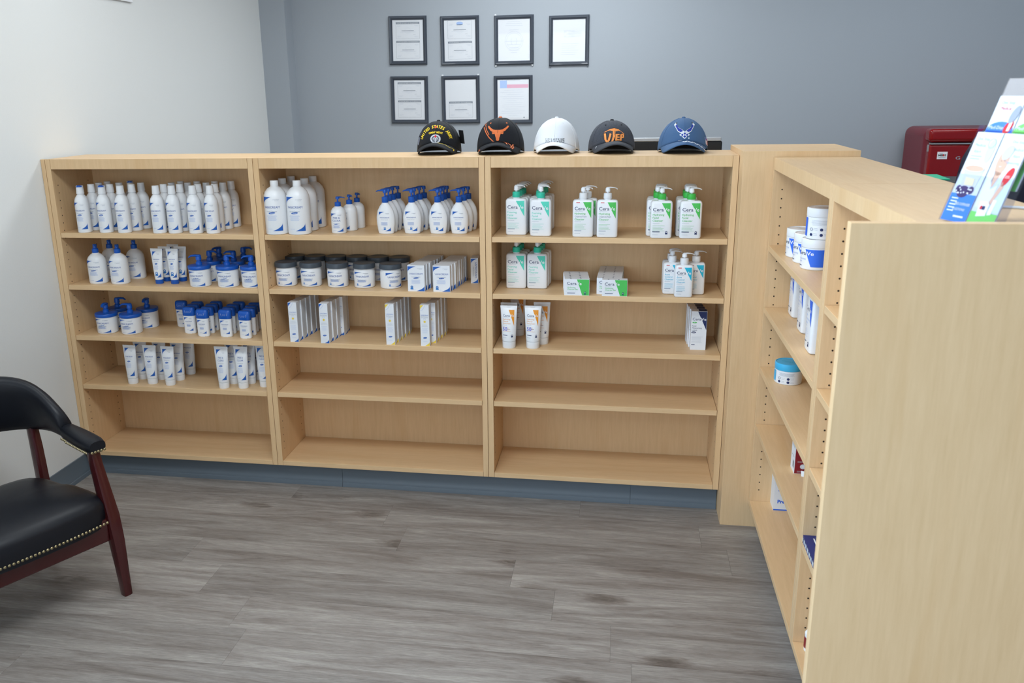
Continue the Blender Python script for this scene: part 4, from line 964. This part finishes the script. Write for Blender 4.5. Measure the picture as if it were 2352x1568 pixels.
def cert(m, S, z0, z1, w=.155, header=True, ring=True, dark=P_GR):
    a = w/2
    for p0, p1 in (((-a, z0), (a, z0)), ((a, z0), (a, z1)), ((a, z1), (-a, z1)), ((-a, z1), (-a, z0))): m.line(S, [p0, p1], .0009, dark)
    if header:
        m.rect(S, -a, a, z1-.012, z1-.001, dark, 2); m.text(lambda u, v: (S(u, v)[0], S(u, v)[1]-.0004, S(u, v)[2]), 'STATE BOARD OF PHARMACY', 0, z1-.0065, .0075, WHITE, width=w*.92)
    h = z1-z0
    if ring: m.ringp(S, 0, z0+h*.50, h*.20, .0005, P_LG, 24); m.ringp(S, 0, z0+h*.50, h*.14, .0004, P_LG, 20)
    m.rect(S, -a*.52, a*.52, z0+h*.47, z0+h*.50, dark, 1); m.rect(S, -a*.66, a*.66, z0+h*.40, z0+h*.412, P_LG, 1)
    for s, q in ((-1, .80), (1, .80), (-1, .16), (1, .14)):
        for k in range(2): m.rect(S, s*a*.9, s*a*(.55+.08*k), z0+h*(q-.05*k), z0+h*(q-.05*k)+.0011, P_LG, 1)
    m.line(S, [(a*.45+.004*k, z0+h*.24+(.003 if k % 2 else 0)) for k in range(5)], .0006, dark)
def frame(x, z, label, content, dots=(), dot_m=None, rz=0.):
    e = empty('picture_frame', (x, GY, z), 0, label, 'picture', 'framed certificates on the gray wall'); e.rotation_euler = (0, rz, 0)
    w, h, b, d = .125, .1495, .024, .018
    m = MB()
    prof = [(0, -.001), (0, -d*.55), (.006, -d), (.014, -d*.92), (b-.003, -d*.55), (b, -d*.5), (b, -.001)]
    secs = []
    for sx, sz in ((-1, -1), (1, -1), (1, 1), (-1, 1), (-1, -1)): secs.append([(sx*(w-p[0]), p[1], sz*(h-p[0])) for p in prof])
    m.sections(secs, FR, caps=False, closed=True); m.build('frame', e, 30)
    m = MB(); m.box(-w+b-.002, w-b+.002, -.006, -.001, -h+b-.002, h-b+.002, PAPER); m.build('certificate', e, 0)
    m = MB(); content(m, lambda u, v: (u, -.0063, v)); m.build('print', e, 0)
    m = MB(); m.add([(-w+b, -.0085, -h+b), (w-b, -.0085, -h+b), (w-b, -.0085, h-b), (-w+b, -.0085, h-b)], [(0, 1, 2, 3)], PANE); m.build('pane', e, 0)
    for sx, sz in dots:
        m = MB(); m.sections([[(sx*(w-.008)+.006*math.cos(k*PI/5), yy, sz*(h+.003)+.006*math.sin(k*PI/5)) for k in range(10)] for yy in (-.009, -.0005)], dot_m or DOT); m.build('wall_bumper', e, 30)
    return e
def two(m, S): cert(m, S, .010, .112); cert(m, S, -.110, -.002)
def crest(m, S):
    cert(m, S, .012, .122, header=False); m.ell(S, 0, .104, .022, .010, P_PB, 14); m.rect(S, -.02, .02, .094, .097, P_GR, 1); cert(m, S, -.112, -.004)
def bigring(m, S):
    m.ringp(S, 0, -.005, .058, .0012, P_LG, 36); m.ringp(S, 0, -.005, .048, .0009, P_LG, 32)
    for k, (v, w_) in enumerate(((.108, .08), (.098, .10), (.086, .11), (.060, .06), (-.008, .12), (-.028, .09), (-.045, .05), (-.062, .07), (-.076, .04))): m.rect(S, -w_/2, w_/2, v, v+.0016, P_LG, 1)
    for s in (-1, 1): m.line(S, [(s*.012, .012), (s*.020, -.004), (s*.012, -.030)], .0014, P_LG)
def letter(m, S):
    cert(m, S, .020, .060, .060, header=False, ring=False, dark=P_LG)
    for k in range(5): m.rect(S, .040-.045, .078, .052-.007*k, .0532-.007*k, P_LG, 1)
    for k in range(6): m.rect(S, -.05, .06-.01*(k % 3), -.02-.013*k, -.0188-.013*k, P_LG, 1)
def low(m, S): cert(m, S, -.112, -.012)
def flag(m, S):
    m.rect(S, -.085, -.040, .072, .119, P_PB, 2); m.rect(S, -.040, .098, .072, .094, P_PK, 2); m.rect(S, -.045, .045, .121, .1225, P_GR, 1)
    for k in range(13):
        w_ = (.12, .15, .09, .15, .14, .06, .11)[k % 7]; m.rect(S, -w_/2-.01*(k % 2), w_/2-.01*(k % 2), .058-.013*k, .0592-.013*k, P_LG, 1)
    m.ell(S, .070, -.112, .005, .004, P_GR, 10)
for (x, z, lab, f, dt, dm) in [
        (.948, 1.955, 'framed pair of certificates, top row, farthest left', two, (), None), (1.289, 1.945, 'framed certificate pair with small blue crest, top row, second from left', crest, (), None),
        (1.637, 1.939, 'framed document with large faint round seal, top row', bigring, ((-1, 1), (-1, -1), (1, -1)), None), (1.984, 1.927, 'framed nearly blank letter, top row, farthest right', letter, ((-1, -1), (1, -1)), FR),
        (.945, 1.584, 'framed pair of certificates, bottom row, farthest left', two, (), None), (1.287, 1.581, 'framed sheet with one certificate low, bottom row, middle', low, ((-1, 1), (1, 1)), None),
        (1.630, 1.575, 'framed form with blue and pink flag band, bottom row, right', flag, (), None)]:
    frame(x, z, lab, f, dt, dm, .012 if x < 1 else 0)
# poster on the white wall, only its lower corner in view
e = empty('wall_poster', (.001, .83, 2.066), PI/2, 'white edged poster high on the white wall, only its corner showing', 'poster')
m = MB(); m.box(-.50, 0, -.012, 0, 0, .55, WHITE); m.build('poster_board', e, 0, .002)
m = MB(); m.rect(lambda u, v: (u, -.0125, v), -.46, -.03, .012, .52, mat('lavender_print', (.55, .50, .75), .5), 1); m.build('print', e, 0)

# ------------------------------------------------------------------ brochure holder
ACR = bpy.data.materials.new('clear_acrylic'); ACR.use_nodes = True; nt = ACR.node_tree; nt.nodes.remove(nt.nodes['Principled BSDF'])
a_ = nt.nodes.new('ShaderNodeBsdfTransparent'); a_.inputs['Color'].default_value = (.93, .94, .98, 1); g_ = nt.nodes.new('ShaderNodeBsdfGlossy'); g_.inputs['Roughness'].default_value = .08; f_ = facing(nt, .45); x_ = nt.nodes.new('ShaderNodeMixShader')
nt.links.new(f_.outputs[0], x_.inputs[0]); nt.links.new(a_.outputs[0], x_.inputs[1]); nt.links.new(g_.outputs[0], x_.inputs[2]); nt.links.new(x_.outputs[0], nt.nodes['Material Output'].inputs['Surface'])
FROST = mat('translucent_acrylic', (.62, .62, .85), .3)
PHI, LAM = math.radians(72), math.radians(19)
HL = Vector((2.885, -1.591, H+.0005))
def face(off, u0=0., v0=0.):
    return lambda u, v: (u0+u, (v0+v)*math.sin(LAM)+off, (v0+v)*math.cos(LAM))
e = empty('brochure_holder', HL, -PHI, 'clear acrylic two-tier brochure holder on the maple counter near the end panel', 'holder')
def slab(m, off, u0, u1, v0, v1, t, mm):
    F, G = face(off), face(off+t)
    m.sections([[F(u0, v0), F(u1, v0), G(u1, v0), G(u0, v0)], [F(u0, v1), F(u1, v1), G(u1, v1), G(u0, v1)]], mm)
m = MB(); slab(m, .0135, -.002, .127, .002, .250, .002, ACR); m.build('back_sheet', e, 0)
for nm_, off, v0, v1 in (('front_pocket', -.0045, .002, .085), ('rear_pocket', .0085, .10, .145)):
    m = MB(); slab(m, off, -.002, .127, v0, v1, .0012, ACR); m.build(nm_, e, 0)
for u in (-.003, .1265):
    m = MB(); slab(m, -.0035, u, u+.0015, .002, .17, .0165, ACR); m.build('side_wall', e, 0)
m = MB(); B0, B1 = face(.0160, 0, .0), face(.018)
top = face(.0160)(.0, .235)
for u0, u1 in ((.078, .127),):
    A0, A1 = face(.0165)(u0, .235), face(.0165)(u1, .235)
    m.sections([[(A0[0], A0[1], A0[2]), (A1[0], A1[1], A1[2]), (A1[0], A1[1]+.002, A1[2]), (A0[0], A0[1]+.002, A0[2])], [(A0[0]+.012, A0[1]+.085, .001), (A1[0]-.010, A1[1]+.085, .001), (A1[0]-.010, A1[1]+.087, .001), (A0[0]+.012, A0[1]+.087, .001)]], FROST)
m.build('rear_leg', e, 0)
BR_BL = mat('brochure_blue', (.05, .22, .78), .35); BR_GR = mat('brochure_green', (.18, .62, .14), .35); BR_WH = mat('brochure_white', (.70, .76, .84), .3); BR_SK = mat('brochure_skin', (.66, .42, .32), .5); BR_LB = mat('brochure_pale_blue', (.55, .72, .85), .4); BR_BE = mat('brochure_beige', (.70, .62, .42), .5); BR_DK = mat('brochure_dark', (.05, .03, .12), .5)
def brochure(u0, v0, off, label, content, w=.060, hh=.155, n=1):
    b = empty('brochure', HL, -PHI, label, 'brochure', 'brochures in the acrylic holder')
    m = MB(); slab(m, off, u0, u0+w, v0, v0+hh, .003, BR_WH); m.build('leaflet', b, 0)
    m = MB(); content(m, face(off-.0004, u0, v0), face(off-.0008, u0, v0), face(off-.0012, u0, v0), w, hh); m.build('print', b, 0)
def br_mug(m, S, S2, S3, w, h):
    m.rect(S, 0, w, 0, h*.31, BR_BL, 2)
    m.text(S, 'One Step', w*.34, h*.93, .0075, BLUE_T); m.text(S, 'Medical', w*.32, h*.86, .0085, BLUE_T); m.text(S, 'Alert', w*.30, h*.79, .0085, BLUE_T); m.rect(S, w*.12, w*.55, h*.73, h*.74, BLUE_T, 1); m.rect(S, w*.12, w*.50, h*.70, h*.71, BLUE_T, 1)
    m.ell(S, w*.78, h*.80, .0085, .020, BR_LB, 16); m.ringp(S2, w*.74, h*.885, .0085, .0008, INK, 14)
    m.poly(S, [(w*.12, h*.585), (w*.88, h*.585), (w*.80, h*.40), (w*.24, h*.40)], LGRAY); m.ell(S2, w*.5, h*.60, w*.38, .006, BR_SK, 18); m.ringp(S3, w*.5, h*.60, w*.38, .0008, WHITE, 18, .006)
    m.poly(S2, [(w*.30, h*.50), (w*.68, h*.49), (w*.70, h*.41), (w*.34, h*.41)], BR_BE)
    m.ell(S2, w*.42, h*.335, .0145, .0105, BR_DK, 14); m.ell(S2, w*.20, h*.36, .006, .007, BR_DK, 8); m.ell(S2, w*.70, h*.36, .007, .007, BR_DK, 8)
    rr = random.Random(4)
    for k in range(12): m.ell(S3, w*(.12+.66*rr.random()), h*(.31+.07*rr.random()), .0016, .0016, WHITE, 6)
    m.text(S2, 'MED-DISPENSER', w*.62, h*.20, .0065, WHITE, width=w*.6); m.text(S2, 'QUESTIONS?', w*.55, h*.14, .0060, WHITE, width=w*.5)
    for k in range(5): m.rect(S2, w*.10, w*.36, h*(.25-.035*k), h*(.262-.035*k), WHITE, 1)
    m.rect(S2, w*.45, w*.85, h*.05, h*.07, WHITE, 1)
def br_lady(m, S, S2, S3, w, h):
    m.rect(S, w*.55, w, h*.16, h*.55, BR_LB, 2); m.rect(S, 0, w, 0, h*.15, BR_GR, 2)
    m.text(S, 'One Step', w*.62, h*.92, .0070, BLUE_T); m.text(S, 'Medical', w*.72, h*.84, .0075, BLUE_T); m.text(S, 'Alert', w*.76, h*.77, .0075, BLUE_T); m.text(S, 'Monitoring', w*.70, h*.70, .0070, BLUE_T)
    m.ell(S, w*.36, h*.70, .0120, .0235, BR_SK, 20); m.ell(S2, w*.42, h*.80, .0095, .013, LGRAY, 16, -.5)
    m.ell(S3, w*.31, h*.71, .0009, .0006, BR_DK, 8); m.ell(S3, w*.42, h*.718, .0009, .0006, BR_DK, 8); m.line(S3, [(w*.32, h*.652), (w*.36, h*.646), (w*.40, h*.654)], .0009, WHITE)
    m.poly(S, [(w*.26, h*.60), (w*.50, h*.58), (w*.36, h*.42), (w*.24, h*.48)], BR_SK)
    m.poly(S, [(w*.06, h*.56), (w*.26, h*.60), (w*.34, h*.40), (w*.70, h*.50), (w*.60, h*.18), (w*.06, h*.20)], BR_WH)
    m.poly(S2, [(w*.68, h*.50), (w*.80, h*.44), (w*.60, h*.24), (w*.50, h*.26)], BR_SK)
    m.ell(S2, w*.78, h*.55, .0075, .0165, RED_P, 18, -.3); m.text(S3, '15%', w*.78, h*.55, .0065, WHITE)
    m.poly(S2, [(w*.20, h*.27), (w*.56, h*.27), (w*.58, h*.12), (w*.24, h*.10)], WHITE); m.ell(S3, w*.32, h*.20, .0028, .0035, RED_P, 10); m.rect(S3, w*.36, w*.47, h*.18, h*.22, NAVY, 1); m.poly(S2, [(w*.64, h*.30), (w*.78, h*.30), (w*.76, h*.14), (w*.62, h*.13)], WHITE)
    m.text(S3, 'medical alert', w*.5, h*.035, .0060, WHITE)
def br_back(c1):
    def f(m, S, S2, S3, w, h):
        m.rect(S, 0, w, 0, h*.62, c1, 2); m.ell(S, w*.5, h*.62, w*.5, h*.10, c1, 20)
        m.text(S, 'One Step', w*.42, h*.93, .0080, BLUE_T); m.text(S, 'Medical', w*.42, h*.865, .0080, RED_P)
        m.text(S2, 'Med-Disp', w*.36, h*.655, .0080, WHITE, width=w*.55); m.ell(S2, w*.80, h*.66, .0085, .0125, RED_P, 16, -.4); m.ell(S3, w*.85, h*.80, .008, .016, INK, 14, -.3); m.poly(S3, [(w*.80, h*.70), (w*.90, h*.72), (w*.88, h*.62), (w*.78, h*.62)], WHITE)
    return f
brochure(0.001, .003, -.003, 'white and blue brochure with a mug and pills, front tier, left', br_mug)
brochure(0.064, .003, -.003, 'white and green brochure with a smiling woman in white, front tier, right', br_lady)
brochure(0.001, .065, .0098, 'white and blue brochure with red disc, upper tier, left', br_back(BR_BL))
brochure(0.064, .065, .0098, 'white and green brochure with pale pendant, upper tier, right', br_back(BR_GR))
e = empty('cable', (3.02, -1.432, H), 0, 'short pale cable with plug lying behind the brochure holder', 'cable')
m = MB(); m.tube([(.020, .004, .0032), (.05, -.002, .0032), (.075, -.03, .0032), (.090, -.06, .0032)], .0026, LGRAY, 8); m.build('cord', e); m = MB(); m.loft([(0, .0095, .0045, 4), (.001, .010, .005, 4), (.026, .010, .005, 4), (.027, .0095, .0045, 4)], WHITE, 16)
for k in range(len(m.v)): x, y, z = m.v[k]; m.v[k] = (z-.010, x+.004, y+.0055)
m.build('plug', e)

# ------------------------------------------------------------------ behind the counter
DESK = mat('desk_gray_laminate', (.30, .31, .33), .5); BLKP = mat('black_plastic', (.012, .013, .016), .4); SILV = mat('silver_plastic', (.52, .54, .57), .35, .5); LEATH = mat('navy_black_vinyl', (.010, .012, .028), .35)
e = empty('desk', (1.5, .33, 0), 0, 'gray desk behind the back row of bookcases', 'desk')
m = MB(); m.box(0, 1.7, 0, .72, .735, .76, DESK); m.build('desk_top', e, 0, .002)
for x in (.02, 1.64):
    m = MB(); m.box(x, x+.04, .05, .67, 0, .7345, DESK); m.build('desk_leg', e, 0, .002)
e = empty('monitor', (2.475, .76, .761), 0, 'black monitor with silver top edge behind the charcoal and blue caps', 'monitor')
m = MB(); m.box(-.285, .285, -.018, .010, .33, .640, BLKP); m.build('screen_back', e, 0, .006)
m = MB(); m.box(-.280, .280, -.022, .008, .6402, .656, SILV); m.build('speaker_bar', e, 0, .003, label='silver speaker strip with fine grille'); m = MB(); m.box(-.03, .03, .011, .03, .0, .52, SILV); m.build('stand', e, 0, .003); m = MB(); m.box(-.14, .14, -.08, .12, .0, .012, SILV)
for v in range(len(m.v)): pass
m.build('stand_base', e, 0, .003)
e = empty('desk', (3.20, .0, 0), 0, 'gray side desk behind the right row of bookcases', 'desk')
m = MB(); m.box(0, .60, 0, 1.2, .735, .76, DESK); m.build('desk_top', e, 0, .002)
for y in (.03, 1.13):
    m = MB(); m.box(.05, .55, y, y+.04, 0, .7345, DESK); m.build('desk_leg', e, 0, .002)
e = empty('letter_tray', (3.36, .02, .761), 0, 'black letter tray tower on the side desk under the green folder', 'tray')
for k in range(4):
    m = MB(); z = .12*k+.168; m.box(0, .30, 0, .22, z, z+.006, BLKP); m.build('tray_shelf', e, 0)
for x, y in ((0, 0), (.29, 0), (0, .21), (.29, .21)):
    m = MB(); m.box(x, x+.01, y, y+.01, 0, .534, BLKP); m.build('upright', e, 0)
m = MB(); m.sections([[(0, 0, 0), (.10, 0, 0), (.10, .001, .004), (0, .001, .004)], [(0, .14, .004), (.10, .14, .004), (.10, .139, .008), (0, .139, .008)]], mat('green_folder', (.01, .50, .27), .5))
tag(m.build('folder', None, 0, loc=(3.375, .095, 1.2955)), 'bright green folder lying on the letter tray in front of the red fridge', 'folder')
# tall office chair
e = empty('office_chair', (3.525, -.31, 0), PI, 'tall black office chair behind the counter, its back above the brochures', 'chair')
m = MB()
for k in range(5):
    a = k*2*PI/5; m.tube([(0, 0, .09), (.28*math.cos(a), .28*math.sin(a), .06)], [.022, .014], BLKP, 8)
m.build('base', e)
m = MB()
for k in range(5):
    a = k*2*PI/5; m.sections([[(.28*math.cos(a)+.025*math.cos(q*PI/6), .28*math.sin(a)+s*.012, .0255+.025*math.sin(q*PI/6)) for q in range(12)] for s in (-1, 1)], BLKP)
m.build('casters', e, kind='stuff')
m = MB(); m.loft([(.09, .025, .025), (.70, .025, .025)], SILV, 16); m.build('gas_column', e)
m = MB(); m.loft([(.701, .20, .20, 3.5), (.72, .24, .24, 3.5), (.78, .25, .25, 3.5), (.80, .22, .22, 3.5)], LEATH, 32); m.build('seat', e)
m = MB(); secs = []
for j in range(15):
    t = j/14; z = .82+.765*t; w_ = .275*(1-.10*t)*(1-max(0, (t-.72)/.28)**2.6*.62); y_ = .21+.10*t
    secs.append([(w_*math.copysign(abs(math.cos(q*PI/10))**.7, math.cos(q*PI/10)), y_+.035*math.sin(q*PI/10)+.05*(math.cos(q*PI/10)**2)*-1, z) for q in range(20)])
m.sections(secs, LEATH); m.build('backrest', e, 60)
m = MB(); m.tube([(0, .10, .76), (0, .24, .80), (0, .27, 1.0)], .03, BLKP, 8); m.build('back_bracket', e)
# red fridge
RED = mat('fridge_red_enamel', (.235, .003, .005), .20, spec=.35, coat=.25); CHR = mat('fridge_chrome', (.75, .74, .70), .12, 1.); RSIDE = mat('fridge_red_side', (.17, .012, .022), .35)
e = empty('fridge', (4.0, 2.03, 0), 0, 'red retro fridge with chrome trim standing by the gray wall', 'fridge')
m = MB(); m.box(0, .62, .03, .44, .02, 1.385, RSIDE); m.build('fridge_body', e, 40, .045)
m = MB(); m.box(.002, .618, -.028, .060, 1.314, 1.3848, RED); m.build('top_cap', e, 40, .020)
m = MB(); m.box(.006, .614, -.03, .029, .06, 1.300, RED); m.build('main_door', e, 40, .012)
m = MB(); m.box(.010, .610, -.034, .0, 1.301, 1.309, CHR); m.build('chrome_strip', e, 0, .002)
m = MB(); m.box(.003, .007, -.020, .0, 1.262, 1.300, CHR); m.build('hinge', e, 0, .001)
m = MB(); F = lambda u, v: (u, -.0312, v)
for i, ch in enumerate('GALANZ'): m.text(F, ch, .158+.048*i, 1.228, .024, CHR, bold=.01, width=.024)
m.build('badge_lettering', e, 0)
m = MB(); m.box(.050, .102, -.0315, -.0303, 1.222, 1.262, WHITE); m.text(lambda u, v: (u, -.0318, v), 'MEDS', .076, 1.243, .014, BLACK, bold=.04, width=.040); m.rect(lambda u, v: (u, -.0318, v), .058, .094, 1.229, 1.232, INK, 1); m.rect(lambda u, v: (u, -.0318, v), .060, .078, 1.253, 1.255, INK, 1); m.ell(lambda u, v: (u, -.0322, v), .083, 1.243, .004, .006, RED_P, 10)
m.build('sticker', e, 0, label='white rounded sticker with black and red print')
for x in (.05, .55):
    for y in (.08, .38):
        m = MB(); m.loft([(0, .018, .018), (.0205, .018, .018)], BLKP, 12); o = m.build('foot', e, loc=(x, y, 0))

# ------------------------------------------------------------------ captain's chair
MAH = mat('mahogany', (.050, .006, .007), .22, coat=.35, bump=(30, .1, .001)); VIN = mat('black_vinyl', (.008, .009, .013), .40, spec=.35, bump=(420, .12, .0006)); BRASS = mat('antique_brass', (.36, .30, .17), .35, .9)
CH = empty('armchair', (.375, -.982, 0), math.radians(-28), 'black vinyl armchair with mahogany legs and brass nailheads against the white wall', 'chair')
def rsec(c, ax, ay, w, d, r=.3):
    """rounded-square section about c spanned by unit vectors ax, ay"""
    c, ax, ay = Vector(c), Vector(ax), Vector(ay); out = []
    for k in range(12):
        a = 2*PI*(k+.5)/12; x, y = math.cos(a), math.sin(a); q = (abs(x)**5+abs(y)**5)**(-1/5)
        out.append(tuple(c+ax*(x*q*w/2)+ay*(y*q*d/2)))
    return out
X_, Y_ = (1, 0, 0), (0, 1, 0)
for s in (-1, 1):
    # front leg: swells forward at the seat rail
    pts = [((.240, s*.262, 0), .032), ((.232, s*.262, .10), .038), ((.222, s*.262, .20), .046), ((.206, s*.262, .29), .050), ((.180, s*.262, .38), .044), ((.158, s*.262, .46), .038), ((.146, s*.262, .521), .036)]
    m = MB(); m.sections([rsec(p, X_, Y_, w_, w_*.92) for p, w_ in pts], MAH); m.build('leg', CH, 50)
    pts = [((-.175, s*.215, 0), .030), ((-.160, s*.220, .15), .036), ((-.158, s*.224, .30), .040), ((-.178, s*.228, .45), .038), ((-.200, s*.232, .545), .034)]
    m = MB(); m.sections([rsec(p, X_, Y_, w_, w_*.92) for p, w_ in pts], MAH); m.build('leg', CH, 50)
m = MB(); m.box(.196, .222, -.240, .240, .205, .285, MAH); m.build('seat_rail', CH, 0, .003)
m = MB(); m.box(-.170, -.146, -.205, .205, .225, .285, MAH); m.build('seat_rail', CH, 0, .003)
for s in (-1, 1):
    m = MB(); m.sections([[(-.15, s*.212, .215), (-.15, s*.236, .215), (-.15, s*.236, .285), (-.15, s*.212, .285)], [(.19, s*.236, .205), (.19, s*.260, .205), (.19, s*.260, .285), (.19, s*.236, .285)]], MAH); m.build('seat_rail', CH, 0, .003)
def seat_outline(k, n=48):
    a = 2*PI*k/n; x, y = math.cos(a), math.sin(a); q = (abs(x)**6+abs(y)**6)**(-1/6); X, Y = x*q, y*q
    wY = .252+.02*X+(-.0); return X*.205+.028+(.018*(1-Y*Y) if X > .6 else 0), Y*wY*(.93 if X < 0 else 1)
m = MB(); secs = []
for z, sc in ((.262, .985), (.300, 1.0), (.335, .995), (.352, .96), (.366, .86), (.376, .68), (.381, .42), (.383, .12)):
    secs.append([((x-.028)*sc+.028, y*sc, z) for x, y in (seat_outline(k) for k in range(48))])
m.sections(secs, VIN); m.build('seat', CH, 60)
def nails(pts, nrm):
    m = MB()
    for p, q in zip(pts, nrm):
        p, q = Vector(p), Vector(q).normalized(); a = q.orthogonal().normalized(); b = q.cross(a); r = .0050
        ring = [p+(a*math.cos(k*PI/4)+b*math.sin(k*PI/4))*r for k in range(8)]; ring2 = [p+q*.0026+(a*math.cos(k*PI/4)+b*math.sin(k*PI/4))*r*.62 for k in range(8)]
        m.add(ring+ring2+[p+q*.0036], [(k, (k+1) % 8, 8+(k+1) % 8, 8+k) for k in range(8)]+[(8+k, 8+(k+1) % 8, 16) for k in range(8)], BRASS)
    return m
pp, nn = [], []
for k in range(37):
    Y = -.232+.464*k/36; q = Y/.272; X = .205+.028+.018*(1-min(1, abs(q))**2)+.0005; pp.append((X*.997, Y, .279)); nn.append((1, 0, 0))
nails(pp, nn).build('seat_nailheads', CH, 30, kind='stuff')
# wrap-around back pad
m = MB(); secs = []
NB = 40
def back_path(t):
    a = (t-.5)*2*math.radians(118); c = math.cos(a)
    return Vector((-.085-.205*max(-.35, c), .268*math.sin(a)/math.sin(math.radians(90)) if abs(a) < PI/2 else math.copysign(.268, a), 0)), a
for k in range(NB+1):
    t = k/NB; P, a = back_path(t); Q, _ = back_path(min(1, t+.01)); Pm, _ = back_path(max(0, t-.01)); tan = (Q-Pm).normalized(); out = Vector((tan.y, -tan.x, 0))
    f = max(0, 1-(abs(a)/math.radians(118))**3.2); ht = .052+.165*f; zb_ = .505+.010*f; th_ = .040+.018*f
    sec = []
    for q in range(16):
        b = 2*PI*q/16; x, y = math.cos(b), math.sin(b); w_ = (abs(x)**3+abs(y)**3)**(-1/3)
        lean = .05*f*((y*w_+1)/2); sec.append(tuple(P+out*(x*w_*th_/2+(lean if True else 0)*1.0)+Vector((0, 0, zb_+ht*(y*w_+1)/2))))
    secs.append(sec)
m.sections(secs, VIN); m.build('backrest', CH, 60)
for s in (-1, 1):
    m = MB(); secs = []
    for k in range(13):
        t = k/12; x = -.010+.185*t; z = .533-.010*t; w_ = .050+.016*math.sin(PI*min(1, t*1.1)*.7); hgt = .052-.004*t
        if k == 12: w_ *= .86; hgt *= .80
        secs.append([(x+(.004 if k == 12 else 0), s*.266+w_/2*(math.cos(2*PI*q/16)*(abs(math.cos(2*PI*q/16))**3+abs(math.sin(2*PI*q/16))**3)**(-1/3)), z+hgt/2*(math.sin(2*PI*q/16)*(abs(math.cos(2*PI*q/16))**3+abs(math.sin(2*PI*q/16))**3)**(-1/3))) for q in range(16)])
    m.sections(secs, VIN); m.build('arm_pad', CH, 60)
    pp, nn = [], []
    for k in range(19): t = k/18; pp.append((.000+.165*t, s*.266-.0345 if t > .2 else s*.266-.030, .518-.010*t)); nn.append((0, -1, 0))
    for k in range(5): pp.append((.1792, s*.266-.022+.011*k, .507)); nn.append((1, 0, 0))
    nails(pp, nn).build('arm_nailheads', CH, 30, kind='stuff')
